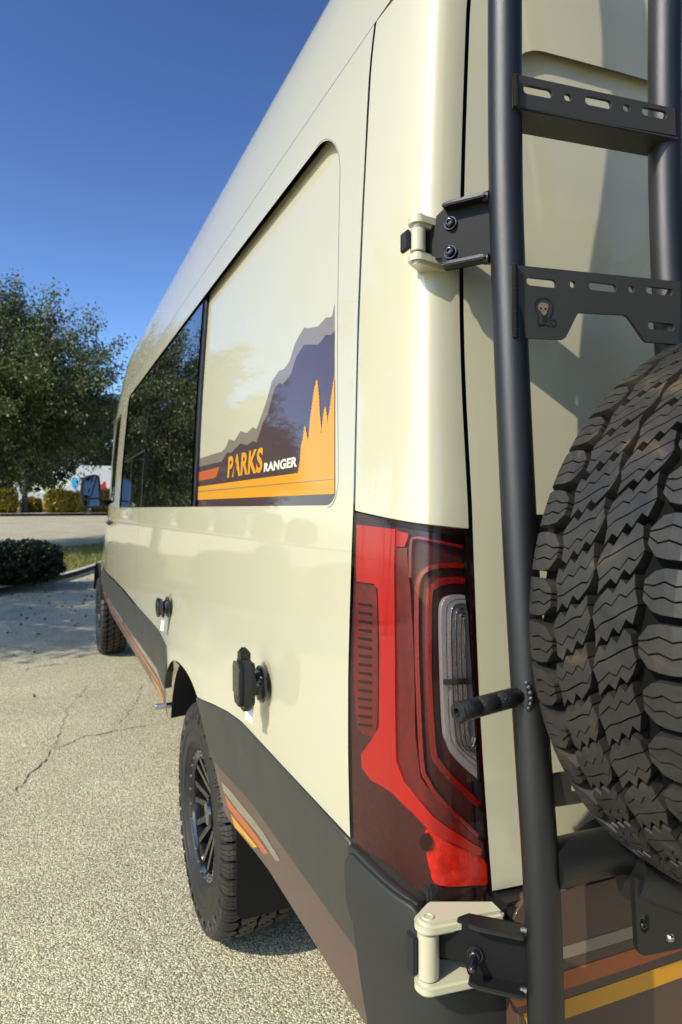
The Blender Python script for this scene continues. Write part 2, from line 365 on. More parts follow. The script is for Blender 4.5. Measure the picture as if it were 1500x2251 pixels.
# ------------------------------------------------------------------ trimmed panels on a mapped surface
def pip(x, y, loops):
    c = False
    for lp in loops:
        n = len(lp); j = n - 1
        for i in range(n):
            xi, yi = lp[i]; xj, yj = lp[j]
            if (yi > y) != (yj > y) and x < (xj - xi) * (y - yi) / (yj - yi) + xi: c = not c
            j = i
    return c
def resample(lp, step):
    out = []
    for i in range(len(lp)):
        a = lp[i]; b = lp[(i + 1) % len(lp)]; L = math.dist(a, b); k = max(1, int(math.ceil(L / step)))
        for j in range(k): out.append((a[0] + (b[0] - a[0]) * j / k, a[1] + (b[1] - a[1]) * j / k))
    return out
def area(lp): return 0.5 * sum(lp[i][0] * lp[(i + 1) % len(lp)][1] - lp[(i + 1) % len(lp)][0] * lp[i][1] for i in range(len(lp)))
def panel(name, outer, holes, fn, m, parent, step=0.05, edge=None, rim=0.02, flip=False, lip=0.0015, drop=0.002):
    """outer / holes: 2-D loops (a, b); fn(a, b) -> 3-D point. Rim turned in along the normal."""
    edge = edge or step
    def clean(lp):
        o = []
        for p in lp:
            if not o or math.dist(p, o[-1]) > 1e-5: o.append(p)
        if math.dist(o[0], o[-1]) < 1e-5: o.pop()
        return o
    outer = clean(outer); holes = [clean(h) for h in holes]
    if area(outer) < 0: outer = outer[::-1]
    holes = [h if area(h) < 0 else h[::-1] for h in holes]
    loops = [resample(l, edge) for l in [outer] + holes]
    pts = []; edges = []
    for l in loops:
        b = len(pts); pts += l; edges += [(b + i, b + (i + 1) % len(l)) for i in range(len(l))]
    xs = [p[0] for p in outer]; ys = [p[1] for p in outer]
    nb = len(pts)
    def far(x, y):
        return all((p[0] - x) ** 2 + (p[1] - y) ** 2 > (0.35 * step) ** 2 for p in pts[:nb])
    nx = int((max(xs) - min(xs)) / step); ny = int((max(ys) - min(ys)) / step)
    if (nx + 1) * (ny + 1) > 4:
        for i in range(nx + 1):
            for j in range(ny + 1):
                x = min(xs) + (i + 0.5) * (max(xs) - min(xs)) / (nx + 1); y = min(ys) + (j + 0.5) * (max(ys) - min(ys)) / (ny + 1)
                if pip(x, y, loops) and far(x, y): pts.append((x, y))
    r = delaunay_2d_cdt([Vector(p) for p in pts], edges, [], 0, 1e-7)
    v2, tri = r[0], r[2]
    tris = []
    for t in tri:
        cx = sum(v2[i].x for i in t) / 3; cy_ = sum(v2[i].y for i in t) / 3
        if pip(cx, cy_, loops): tris.append(list(t))
    h = 1e-3
    def nrm(a, b):
        n = (fn(a + h, b) - fn(a - h, b)).cross(fn(a, b + h) - fn(a, b - h)).normalized()
        return -n if flip else n
    V = [fn(p.x, p.y) for p in v2]; NN = [nrm(p.x, p.y) for p in v2]
    F = [t[::-1] if flip else t for t in tris]; 
    # orient to match NN
    F2 = []
    for t in F:
        n = (V[t[1]] - V[t[0]]).cross(V[t[2]] - V[t[0]])
        F2.append(t if n.dot(NN[t[0]]) > 0 else t[::-1])
    F = F2; smooth = [True] * len(F)
    if rim > 0:
        key = {}
        for i, p in enumerate(v2): key[(round(p.x, 5), round(p.y, 5))] = i
        for l in loops:
            ids = [key.get((round(p[0], 5), round(p[1], 5))) for p in l]
            if any(i is None for i in ids): continue
            n_ = len(ids); r1 = []; r2 = []
            for k in range(n_):
                a = V[ids[k - 1]]; b = V[ids[(k + 1) % n_]]; tn = (b - a).normalized(); nn = NN[ids[k]]
                out = tn.cross(nn)
                if flip: out = -out
                if out.length < 1e-6: out = nn
                out.normalize()
                r1.append(len(V)); V.append(V[ids[k]] + out * lip - nn * drop); NN.append(out)
                r2.append(len(V)); V.append(V[ids[k]] + out * lip - nn * rim); NN.append(out)
            for k in range(n_):
                k2 = (k + 1) % n_
                for A, B in ((ids, r1), (r1, r2)):
                    q = [A[k], A[k2], B[k2], B[k]]
                    n = (V[q[1]] - V[q[0]]).cross(V[q[3]] - V[q[0]])
                    F.append(q if n.dot(NN[r2[k]]) > 0 else q[::-1]); smooth.append(True)
    me = bpy.data.meshes.new(name); me.from_pydata(V, [], F); me.polygons.foreach_set('use_smooth', smooth); me.update()
    me.normals_split_custom_set_from_vertices([tuple(n) for n in NN])
    return link(name, me, m, parent)
def rrect(x0, y0, x1, y1, r, n=6):
    rs = r if isinstance(r, (list, tuple)) else [r] * 4      # corners: x0y0, x1y0, x1y1, x0y1
    out = []
    for (cx, cy_, a0, q) in ((x0 + rs[0], y0 + rs[0], 180, rs[0]), (x1 - rs[1], y0 + rs[1], 270, rs[1]), (x1 - rs[2], y1 - rs[2], 0, rs[2]), (x0 + rs[3], y1 - rs[3], 90, rs[3])):
        for k in range(n + 1):
            a = R(a0 + 90 * k / n); out.append((cx + q * math.cos(a), cy_ + q * math.sin(a)))
    return out
def slab(name, poly, holes, origin, u, v, thick, m, parent, bevel=0.0012):
    """flat plate: polygon in (u, v) axes about origin, extruded along -n (n = u x v)."""
    o = Vector(origin); u = Vector(u); v = Vector(v); nn = u.cross(v).normalized()
    loops = [poly] + holes; pts = []; edges = []
    for l in loops:
        b = len(pts); pts += l; edges += [(b + i, b + (i + 1) % len(l)) for i in range(len(l))]
    r = delaunay_2d_cdt([Vector(p) for p in pts], edges, [], 0, 1e-7); v2 = r[0]
    tris = [list(t) for t in r[2] if pip(sum(v2[i].x for i in t) / 3, sum(v2[i].y for i in t) / 3, loops)]
    n_ = len(v2); V = [o + u * p.x + v * p.y for p in v2] + [o + u * p.x + v * p.y - nn * thick for p in v2]
    F = [t for t in tris] + [[i + n_ for i in t[::-1]] for t in tris]
    cnt = {}
    for t in tris:
        for k in range(3):
            e = (t[k], t[(k + 1) % 3]); cnt[e] = 1
    for (a, b) in cnt:
        if (b, a) not in cnt: F.append([b, a, a + n_, b + n_])
    me = bpy.data.meshes.new(name); me.from_pydata(V, [], F); me.update()
    bm = bmesh.new(); bm.from_mesh(me); bmesh.ops.recalc_face_normals(bm, faces=bm.faces)
    bmesh.ops.dissolve_limit(bm, angle_limit=R(1), verts=bm.verts, edges=bm.edges)
    if bevel:
        ed = [e for e in bm.edges if len(e.link_faces) == 2 and e.calc_face_angle(0) > R(60)]
        bmesh.ops.bevel(bm, geom=ed, offset=bevel, segments=2, affect='EDGES', clamp_overlap=True)
    for f in bm.faces: f.smooth = True
    bm.to_mesh(me); bm.free(); me.set_sharp_from_angle(angle=R(40))
    return link(name, me, m, parent)
def text_mesh(s, offset=0.02):
    cu = bpy.data.curves.new('t', 'FONT'); cu.body = s; cu.offset = offset; cu.resolution_u = 6; cu.size = 1.0; cu.space_character = 1.06
    o = bpy.data.objects.new('t', cu); COL.objects.link(o)
    dg = bpy.context.evaluated_depsgraph_get(); me = bpy.data.meshes.new_from_object(o.evaluated_get(dg))
    bpy.data.objects.remove(o); bpy.data.curves.remove(cu)
    return me
# ------------------------------------------------------------------ ground, roads, verge
def gz(x, y):
    return 1.2 * sstep(15, 42, y) + 0.5 * sstep(42, 110, y)
def ground_sheet():
    ys = [-300, -120, -60, -30, -15, -8, -4, 0, 4, 8, 12] + [14 + i for i in range(0, 30)] + [46, 50, 55, 60, 70, 80, 95, 110, 150, 250, 500, 900]
    xs = [-900, -400, -200, -100, -60, -40, -25, -15, -8, -4, 0, 4, 8, 15, 25, 40, 60, 100, 200, 400, 900]
    mb = MB(); V = [(x, y, gz(x, y)) for y in ys for x in xs]; nx = len(xs)
    mb.add(V, [(j * nx + i, j * nx + i + 1, (j + 1) * nx + i + 1, (j + 1) * nx + i) for j in range(len(ys) - 1) for i in range(nx - 1)], True)
    return tag(mb.build('ground', 'asphalt'), kind='structure')
ground = ground_sheet()
def drape(name, poly, holes, z, m, parent=None, step=0.7, rim=0.15, kind='structure'):
    o = panel(name, poly, holes, lambda a, b: Vector((a, b, gz(a, b) + z)), m, parent, step=step, edge=step, rim=rim, lip=0.01, drop=0.01)
    if kind: tag(o, kind=kind)
    return o
# far driveway lane
drape('road', [(-60, 23.6), (-14, 23.6), (-3, 22.8), (0.4, 21.9), (2.2, 23.4), (7, 26.5), (40, 34), (60, 36), (60, 42), (20, 38.5), (4, 36.6), (-4, 36.0), (-60, 36)], [], 0.004, 'road', rim=0.0, step=1.5)
drape('pavement', [(-60, 36.2), (-4, 36.2), (4, 36.8), (20, 38.7), (60, 42.2), (60, 46), (20, 42), (4, 39.6), (-60, 39.2)], [], 0.13, 'concrete', step=1.5, rim=0.14)
NEAR = [(-40, 9.6), (-14, 9.6), (-6, 10.0), (-2.6, 10.9), (-1.5, 11.5), (-0.7, 12.3), (0.0, 13.5), (0.6, 15.0), (1.4, 17.3), (2.6, 19.4), (5, 22.0), (9, 25)]
FARE = [(7, 26.3), (2.2, 23.2), (0.4, 21.7), (-3, 22.6), (-14, 23.4), (-40, 23.4)]
ISLAND = NEAR + FARE
def inset(lp, d):
    if area(lp) < 0: lp = lp[::-1]
    out = []
    for i in range(len(lp)):
        a = Vector(lp[i - 1]); b = Vector(lp[i]); c = Vector(lp[(i + 1) % len(lp)])
        t1 = (b - a).normalized(); t2 = (c - b).normalized(); n = (Vector((-t1.y, t1.x)) + Vector((-t2.y, t2.x))).normalized()
        out.append((b.x + n.x * d, b.y + n.y * d))
    return out
ISL_IN = inset(ISLAND, 0.15)
drape('kerb', ISLAND, [ISL_IN], 0.13, 'concrete', rim=0.14)
drape('verge', ISL_IN, [], 0.11, 'lawn', rim=0.0)
bed = [(-9, 10.3), (-5.8, 10.5), (-2.7, 11.2), (-1.6, 11.8), (-0.9, 12.6), (-0.1, 14.0), (0.1, 15.0), (-0.6, 15.6), (-2.4, 14.6), (-5, 13.9), (-9, 13.6)]
drape('planting_bed', bed, [], 0.125, 'soil', rim=0.0)
def tint_attr(me, vals):
    a = me.attributes.new('tint', 'FLOAT', 'FACE'); a.data.foreach_set('value', vals)
def grass_patch():
    V = []; F = []; T = []; r = random.Random(5)
    n = 0
    while n < 26000:
        x = r.uniform(-7, 6); y = r.uniform(10, 26)
        if not pip(x, y, [ISL_IN]) or pip(x, y, [bed]): continue
        z = gz(x, y) + 0.11; h = r.uniform(0.04, 0.10); a = r.uniform(0, 6.28); wd = r.uniform(0.006, 0.014); b = len(V)
        dx, dy = math.cos(a) * wd, math.sin(a) * wd; lx, ly = r.uniform(-.03, .03), r.uniform(-.03, .03)
        V += [(x - dx, y - dy, z), (x + dx, y + dy, z), (x + lx, y + ly, z + h)]; F.append((b, b + 1, b + 2)); T.append(min(1, max(0, r.gauss(0.6, 0.25)))); n += 1
    me = bpy.data.meshes.new('grass'); me.from_pydata(V, [], F); tint_attr(me, T)
    tag(link('grass', me, 'grass'), 'short sunlit yellow green grass on the kerbed verge', 'grass', kind='stuff')
grass_patch()
def crack(pix, wd):
    pts = [on_plane(px, py, (0, 0, 0), (0, 0, 1)) for px, py in pix]; path = []
    r = random.Random(int(pix[0][0] * 7 + 3))
    for i in range(len(pts) - 1):
        L = (pts[i + 1] - pts[i]).length; k = max(3, int(L / 0.04))
        for j in range(k):
            p = pts[i].lerp(pts[i + 1], j / k); path.append(Vector((p.x + r.gauss(0, .010), p.y + r.gauss(0, .010), 0.004)))
    V = []; F = []
    for i, p in enumerate(path):
        t = (path[min(i + 1, len(path) - 1)] - path[max(i - 1, 0)]).normalized(); n = Vector((-t.y, t.x, 0)); q = wd * r.uniform(0.25, 1.2) * (1 if 3 < i < len(path) - 3 else 0.3)
        V += [p + n * q, p - n * q]
    F = [(2 * i, 2 * i + 1, 2 * i + 3, 2 * i + 2) for i in range(len(path) - 1)]
    me = bpy.data.meshes.new('crack'); me.from_pydata(V, [], F); link('crack', me, 'crack', ground)
crack([(0, 1768), (60, 1712), (120, 1650), (180, 1622), (250, 1606), (318, 1596), (385, 1588)], 0.004)
crack([(250, 1606), (290, 1560), (318, 1500)], 0.003)
crack([(120, 1650), (150, 1560), (200, 1500)], 0.0025)

# ------------------------------------------------------------------ van: body panels
van = empty('camper_van', (1.47, 4.4, 0))
tag(van, 'cream high roof camper van with grey cladding and mountain graphic on its side', 'van')
VAN_INV = Matrix.Translation((-1.47, -4.4, 0))
class P:  # parent proxy: children are modelled in world space
    pass
def vp(o, parent=van):
    """parent o keeping its world-space mesh coordinates"""
    w_ = Vector((0, 0, 0)); p = parent
    while p is not None: w_ += p.location; p = p.parent
    o.parent = parent; o.location = o.location - w_
    return o
XC = 1.47
ARW, ARH, ARE = 0.485, 0.525, 2.4
def archz(dy):
    q = 1 - abs(dy / ARW) ** ARE
    return TR + ARH * max(0, q) ** (1 / ARE)
def arc_pts(wy, a, b, n=24):
    """points along an arch from dy=a to dy=b"""
    out = []
    for i in range(n + 1):
        t = a + (b - a) * i / n; out.append((wy + t, archz(t)))
    return out
def dy_at(z): return ARW * (1 - ((z - TR) / ARH) ** ARE) ** (1 / ARE)
def yseam(z): return Y0 + lean(z) + 0.19
ZW0, ZW1, ZT = 1.456, 2.235, 2.3485
RD = 0.024          # depth of the window recess
YG0, YG1, YG2 = 1.075, 2.35, 4.84
SB = 3.74
sideP = lambda a, b: side(a, b)
# rear quarter panel
a0, a1 = -0.245, 0.31
arch_top = arc_pts(WHY, a0, a1)
rearseam = [(yseam(z) + 0.0055, z) for z in [ZT - i * (ZT - 0.912) / 20 for i in range(21)]]
quarter = rearseam + [(1.3, 0.912), (1.62, 0.913), (1.75, 0.905), (1.86, 0.893), (1.96, 0.879)] + arch_top + [(WHY + a1 + 0.006, 0.88), (WHY + a1 + 0.02, 0.913), (3.0, 0.925), (SB - 0.002, 0.932)]
rc = [(YG0 + 0.05 - 0.05 * math.sin(R(q)), ZW0 + 0.05 - 0.05 * math.cos(R(q))) for q in range(0, 91, 15)] + \
     [(YG0 + 0.13 - 0.13 * math.cos(R(q)), ZW1 - 0.13 + 0.13 * math.sin(R(q))) for q in range(0, 91, 9)]
LEAN = 0.165       # the rear edge of the recess leans forward with the body
rc = [(a + LEAN * (b - ZW0), b) for a, b in rc]
quarter += [(SB - 0.002, ZW0)] + rc + [(SB - 0.002, ZW1), (SB - 0.002, ZT)]
vp(panel('rear_quarter_panel', quarter, [], sideP, 'cream', None, step=0.06, edge=0.04, rim=0.036, flip=True, lip=0.003, drop=0.005))
YD = 5.17
rc2 = [(YG2 - 0.07 + 0.07 * math.cos(R(q)), ZW1 - 0.07 + 0.07 * math.sin(R(q))) for q in range(90, -1, -15)] + \
      [(YG2 - 0.04 + 0.04 * math.cos(R(q)), ZW0 + 0.04 - 0.04 * math.sin(R(q))) for q in range(0, 91, 15)]
mid = [(SB + 0.002, ZT), (SB + 0.002, ZW1)] + rc2 + [(SB + 0.002, ZW0), (SB + 0.002, 0.932), (4.4, 0.945), (YD - 0.003, 0.942), (YD - 0.003, ZT)]
vp(panel('middle_side_panel', mid, [], sideP, 'cream', None, step=0.08, edge=0.05, rim=0.022, flip=True, lip=0.002, drop=0.003))
# front door with its own window opening
fd = [(YD + 0.003, ZT), (YD + 0.003, 0.94), (6.30, 0.93), (6.36, 1.0), (6.40, 1.40), (6.72, 1.52), (6.2, 2.22), (6.08, ZT)]
fw = [(5.26, 1.50), (6.30, 1.47), (6.52, 1.56), (6.14, 2.12), (6.05, 2.18), (5.26, 2.18)]
vp(panel('front_door', fd, [fw], sideP, 'cream', None, step=0.09, edge=0.06, rim=0.02, flip=True))
vp(panel('door_window', fw, [], lambda a, b: side(a, b, 0.010), 'glass', None, step=0.12, rim=0.0, flip=True))
fen = [(6.306, 0.93)] + [(WHF - 0.56, 0.90)] + arc_pts(WHF, -0.36, 0.40) + [(WHF + 0.5, 0.72), (7.85, 0.72), (7.95, 0.95), (7.9, 1.15), (7.5, 1.36), (6.9, 1.50), (6.74, 1.52), (6.41, 1.40), (6.366, 1.0)]
vp(panel('front_fender', fen, [], sideP, 'cream', None, step=0.09, edge=0.05, rim=0.03, flip=True))
seal = [(YG0 + 0.05 - 0.05 * math.sin(R(q)), ZW0 + 0.05 - 0.05 * math.cos(R(q))) for q in range(0, 91, 15)] + [(YG0 + 0.13 - 0.13 * math.cos(R(q)), ZW1 - 0.13 + 0.13 * math.sin(R(q))) for q in range(0, 91, 9)]  # thin taupe strip painted for the shading line of the recess edge
strip_o = [(a - 0.0045 * (1 if a < YG0 + 0.06 else 0), b + (0.0045 if b > ZW1 - 0.05 and a > YG0 + 0.06 else (-0.0045 if b < ZW0 + 0.02 else 0))) for a, b in seal]
strip_i = [(a - 0.0028 * (1 if a < YG0 + 0.06 else 0), b + (0.0030 if b > ZW1 - 0.05 and a > YG0 + 0.06 else (-0.0030 if b < ZW0 + 0.02 else 0))) for a, b in seal]
vp(panel('panel_edge_line', [(a + LEAN * (b - ZW0), b) for a, b in strip_o + strip_i[::-1]], [], lambda a, b: side(a, b, -0.0005), 'vinyl_grey', None, step=0.05, edge=0.03, rim=0.0, flip=True))
# recessed panel and glass
DV = 0.13
inset_p = [(YG0 - 0.02, ZW0 - 0.02), (YG1, ZW0 - 0.02), (YG1 + DV * 0.8, ZW1 + 0.02), (YG0 - 0.02, ZW1 + 0.02)]
vp(panel('recessed_side_panel', inset_p, [], lambda a, b: side(a, b, RD), 'cream', None, step=0.08, rim=0.0, flip=True))
gw = rrect(YG1 + 0.045, ZW0 + 0.006, YG2 - 0.012, ZW1 - 0.008, [0.02, 0.05, 0.07, 0.02])
vp(panel('window_frame', [(YG1 - 0.004, ZW0 - 0.02), (YG2 + 0.02, ZW0 - 0.02), (YG2 + 0.02, ZW1 + 0.02), (YG1 - 0.004 + DV * 0.8, ZW1 + 0.02)], [], lambda a, b: side(a, b, 0.012), 'black', None, step=0.1, rim=0.01, flip=True))
def glass_pane(y0, y1, z0, z1, r, off):
    lp = [(a + (DV * (b - ZW0) * max(0, 1 - (a - YG1) / 0.8) if y0 < YG1 + 0.1 else 0), b) for a, b in rrect(y0, z0, y1, z1, r)]
    return vp(panel('window_pane', lp, [], lambda a, b: side(a, b, off), 'glass', None, step=0.1, edge=0.04, rim=0.006, flip=True, lip=0.001, drop=0.001))
glass_pane(YG1 + 0.03, SB - 0.004, ZW0 + 0.004, ZW1 - 0.006, [0.02, 0.006, 0.006, 0.02], 0.006)
glass_pane(SB + 0.004, YG2 - 0.008, ZW0 + 0.32, ZW1 - 0.006, [0.004, 0.004, 0.06, 0.006], 0.006)
glass_pane(SB + 0.004, 4.32, ZW0 + 0.004, ZW0 + 0.308, [0.006, 0.004, 0.004, 0.004], 0.0062)
glass_pane(4.33, YG2 - 0.008, ZW0 + 0.004, ZW0 + 0.308, [0.004, 0.05, 0.004, 0.004], 0.0062)
# cladding
seamb = [(yseam(z) + 0.004, z) for z in (0.735, 0.78, 0.84, 0.905)]
dz = dy_at(0.735)
cl1 = seamb[::-1] + [(yseam(0.735) + 0.004, 0.735)] + [(WHY - dz, 0.735)] + arc_pts(WHY, -dz, a0 - 0.004, 10) + [(1.96, 0.874), (1.86, 0.888), (1.75, 0.900), (1.62, 0.908), (1.3, 0.907)]
vp(panel('side_cladding', cl1, [], lambda a, b: side(a, b, -0.006), 'clad', None, step=0.06, edge=0.03, rim=0.03, flip=True, lip=0.004, drop=0.006))
cl2 = arc_pts(WHY, a1 + 0.004, dz, 8) + [(SB - 0.002, 0.742), (SB - 0.002, 0.927), (3.0, 0.920), (WHY + a1 + 0.024, 0.908), (WHY + a1 + 0.012, 0.88)]
vp(panel('side_cladding', cl2, [], lambda a, b: side(a, b, -0.006), 'clad', None, step=0.06, edge=0.03, rim=0.03, flip=True, lip=0.004, drop=0.006))
dzf = dy_at(0.745)
cl3 = [(SB + 0.002, 0.927), (SB + 0.002, 0.742), (WHF - dzf, 0.745)] + arc_pts(WHF, -dzf, -0.37, 6) + [(WHF - 0.56, 0.894), (6.30, 0.925), (5.17, 0.937), (4.4, 0.940)]
vp(panel('side_cladding', cl3, [], lambda a, b: side(a, b, -0.006), 'clad', None, step=0.08, edge=0.04, rim=0.03, flip=True, lip=0.004, drop=0.006))
# painted lower sill strips
ZS = 0.590
dsl = dy_at(ZS)
lo1 = [(yseam(0.732) + 0.004, 0.732), (yseam(0.6) + 0.004, ZS), (WHY - dsl, ZS)] + arc_pts(WHY, -dsl, -dz, 6)[0:-1] + [(WHY - dz - 0.003, 0.732)]
vp(panel('rear_sill_strip', lo1, [], lambda a, b: side(a, b, 0.001), 'bronze', None, step=0.05, edge=0.03, rim=0.05, flip=True))
lo2 = [(WHY + dz + 0.003, 0.732)] + arc_pts(WHY, dz, dsl, 6)[1:] + [(WHF - dsl, ZS + 0.02)] + arc_pts(WHF, -dsl, -dzf, 6)[1:] + [(SB, 0.738)]
vp(panel('front_sill_strip', lo2, [], lambda a, b: side(a, b, 0.001), 'bronze', None, step=0.08, edge=0.04, rim=0.05, flip=True))

# ------------------------------------------------------------------ roof, cab, far side, inner shell
PROF = [(0.5525, 2.351), (0.580, 2.50), (0.602, 2.60), (0.634, 2.70), (0.690, 2.775), (0.80, 2.822), (1.0, 2.846), (XC, 2.858)]
def prof_fine():
    L = [0]; 
    for i in range(1, len(PROF)): L.append(L[-1] + math.dist(PROF[i], PROF[i - 1]))
    tx = [(L[i], PROF[i][0]) for i in range(len(PROF))]; tz = [(L[i], PROF[i][1]) for i in range(len(PROF))]
    n = 44; out = [(lerp_table(tx, L[-1] * i / n), lerp_table(tz, L[-1] * i / n)) for i in range(n + 1)]
    return out + [(2 * XC - x, z) for x, z in out[-2::-1]]
PF = prof_fine()
def roof():
    ys = [0, 0.05, 0.12] + [0.3 + 0.2 * i for i in range(24)] + [5.2 + 0.12 * i for i in range(14)]
    mb = MB(); V = []
    for k, yy in enumerate(ys):
        for (x, z) in PF:
            Y = Y0 + 0.01 + lean(z) + yy if yy < 1 else yy + (Y0 + 0.01 + lean(z)) * max(0, 1 - (yy - 0.9) / 3)
            dzz = 0.0
            if Y > 5.5: dzz = -(z - 2.353) * 0.9 * min(1, ((Y - 5.5) / 1.25)) ** 2
            sg = -1 if x > XC else 1
            V.append((x + sg * taper(Y, 2.4), Y, z + dzz))
    n = len(PF)
    mb.add(V, [(j * n + i, j * n + i + 1, (j + 1) * n + i + 1, (j + 1) * n + i) for j in range(len(ys) - 1) for i in range(n - 1)], True)
    mb.f.append(list(range(n))); mb.sm.append(False); mb.f.append([(len(ys) - 1) * n + i for i in range(n)]); mb.sm.append(False)
    vp(mb.build('roof_panel', 'cream'))
roof()
def inner_shell():
    mb = MB()
    mb.box((XC, 3.9, 1.62), (1.72, 5.8, 1.40)); mb.box((XC, 4.1, 0.72), (1.20, 6.4, 0.42))
    mb.box((XC, 4.62, 0.80), (1.74, 3.66, 0.24)); mb.box((XC, 1.36, 0.80), (1.74, 0.70, 0.22))
    vp(mb.build('light_block_shell', 'gap'))  # near-black boxes added to stop light through the panel gaps
inner_shell()
# cab front between the two A-pillars: windscreen, bonnet, grille as lofted strips
def cab():
    outl = [(6.78, 2.36), (7.3, 1.62), (7.5, 1.37), (7.90, 1.16), (7.97, 0.95), (7.9, 0.62)]
    names = [('windscreen', 'glass'), ('scuttle', 'black'), ('bonnet', 'cream'), ('grille', 'black'), ('front_bumper', 'bumper')]
    for i in range(5):
        (ya, za), (yb, zb) = outl[i], outl[i + 1]; mb = MB(); V = []
        for (y, z) in (((ya, za)), ((ya + yb) / 2, (za + zb) / 2), (yb, zb)):
            xl = side(y - 0.15, z).x + 0.005
            for k in range(13):
                t = k / 12; x = xl + (2 * XC - 2 * xl) * t; V.append((x, y + 0.10 * (1 - (2 * t - 1) ** 2) - (0.0 if 0 < k < 12 else 0.05), z))
        mb.add(V, [(j * 13 + k, j * 13 + k + 1, (j + 1) * 13 + k + 1, (j + 1) * 13 + k) for j in range(2) for k in range(12)], True)
        vp(mb.build(names[i][0], names[i][1]))
    ap = [(6.11, ZT), (6.23, 2.22), (6.75, 1.53), (6.92, 1.51), (7.5, 1.38), (7.22, 1.66), (6.76, ZT)]
    vp(panel('pillar_panel', ap, [], sideP, 'cream', None, step=0.1, rim=0.02, flip=True))
cab()
# far (right-hand) side in one sheet with wheel openings, and its sill
rs = [(Y0 + 0.3, 2.346), (Y0 + 0.2, 0.60), (WHY - dsl, 0.60)] + arc_pts(WHY, -dsl, dsl, 20) + [(WHF - dsl, 0.60)] + arc_pts(WHF, -dsl, dsl, 20) + [(7.85, 0.62), (7.9, 1.15), (7.4, 1.4), (6.7, 2.346)]
def mside(a, b):
    p = side(a, b); return Vector((2 * XC - p.x, p.y, p.z))
vp(panel('far_side_panel', rs, [], mside, 'cream', None, step=0.12, edge=0.08, rim=0.02))

# ------------------------------------------------------------------ rear corner pillar, tail light, bumper
S_GAP = PL[-1] - 0.011
ztop_l, ztop_r, zlamp = 1.444, 1.418, 0.906
def bot_z(s): return 0.908 - 0.020 * (max(0, s - S_SEAM) / (S_GAP - S_SEAM))
def top_z(s): return ztop_l + (ztop_r - ztop_l) * (max(0, s - S_SEAM) / (S_GAP - S_SEAM)) ** 1.0
ns = 12
pil = [(S_SEAM + (S_GAP - S_SEAM) * i / ns, top_z(S_SEAM + (S_GAP - S_SEAM) * i / ns) + 0.003) for i in range(ns + 1)] + [(S_GAP, 2.60), (S_SEAM, 2.60)]
pillar = vp(panel('corner_pillar', pil, [], corner, 'cream', None, step=0.016, edge=0.02, rim=0.02, lip=0.0015, drop=0.003))

light = empty('tail_light', (0.52, 0.85, 1.17)); vp(light)
LAMP = lambda pts: [(740 + x * 0.5112, 1100 + y * 0.5113) for x, y in pts]     # pixels of an enlarged view of the lamp
lens_o = [(S_SEAM + (S_GAP - S_SEAM) * i / ns, top_z(S_SEAM + (S_GAP - S_SEAM) * i / ns)) for i in range(ns + 1)][::-1] + \
         [(S_SEAM, 1.36), (S_SEAM - 0.004, 1.20), (S_SEAM, 1.05), (S_SEAM + 0.001, bot_z(S_SEAM) + 0.001), (S_GAP - 0.002, bot_z(S_GAP))]
def lamp(name, m, poly, depth_, thick, step=0.012, px=True):
    depth = lambda s: depth_ * (0.12 + 0.88 * sstep(S_SEAM + 0.004, S_SEAM + 0.09, s))
    pts = [hit_corner(x, y, depth) for x, y in LAMP(poly)] if px else poly
    return vp(panel(name, pts, [], lambda a, b: corner(a, b, depth), m, None, step=step, edge=step, rim=thick, lip=0.0004, drop=0.0006), light)
lamp('housing', 'lamp_dark', lens_o, 0.020, 0.0, px=False)
vp(panel('lens', lens_o, [], lambda a, b: corner(a, b, -0.002), 'lens', None, step=0.014, edge=0.014, rim=0.006, lip=0.0006, drop=0.002), light)
def strip_loop(path, wd):
    L = []; Rr = []
    for i, p in enumerate(path):
        a = Vector(path[max(0, i - 1)]); b = Vector(path[min(len(path) - 1, i + 1)]); t = (b - a).normalized(); n = Vector((-t.y, t.x))
        L.append((p[0] + n.x * wd, p[1] + n.y * wd)); Rr.append((p[0] - n.x * wd, p[1] - n.y * wd))
    return L + Rr[::-1]
def smooth_path(pts, k=5):
    out = []
    for i in range(len(pts) - 1):
        p0 = Vector(pts[max(0, i - 1)]); p1 = Vector(pts[i]); p2 = Vector(pts[i + 1]); p3 = Vector(pts[min(len(pts) - 1, i + 2)])
        for j in range(k):
            t = j / k; q = 0.5 * ((2 * p1) + (-p0 + p2) * t + (2 * p0 - 5 * p1 + 4 * p2 - p3) * t * t + (-p0 + 3 * p1 - 3 * p2 + p3) * t**3); out.append(tuple(q))
    out.append(tuple(pts[-1])); return out
lamp('top_bezel', 'lamp_black', [(70, 80), (545, 152), (550, 200), (320, 152), (300, 178), (85, 100)], 0.017, 0.003)
lamp('brake_bar', 'lamp_red', [(86, 104), (250, 124), (246, 300), (250, 700), (255, 1120), (290, 1215), (370, 1310), (470, 1400), (628, 1500), (622, 1530), (480, 1465), (330, 1345), (240, 1258), (150, 1205), (108, 1150), (106, 1092), (150, 1030), (182, 975), (186, 620), (178, 385), (160, 358), (86, 348)], 0.010, 0.016)
lamp('brake_bar_side', 'lamp_deep', [(254, 205), (300, 205), (318, 420), (334, 700), (338, 1010), (362, 1195), (420, 1270), (632, 1478), (628, 1494), (470, 1394), (375, 1305), (296, 1212), (260, 1118), (255, 700), (250, 300)], 0.013, 0.012)
lamp('upper_reflector', 'lamp_red', [(250, 130), (306, 142), (304, 168), (290, 200), (250, 196)], 0.014, 0.01)
lamp('side_marker_panel', 'lamp_deep', smooth_path([(84, 360), (150, 364), (170, 390), (176, 620), (174, 970), (140, 1010), (90, 960), (74, 700), (82, 420), (84, 360)], 4)[:-1], 0.017, 0.008)
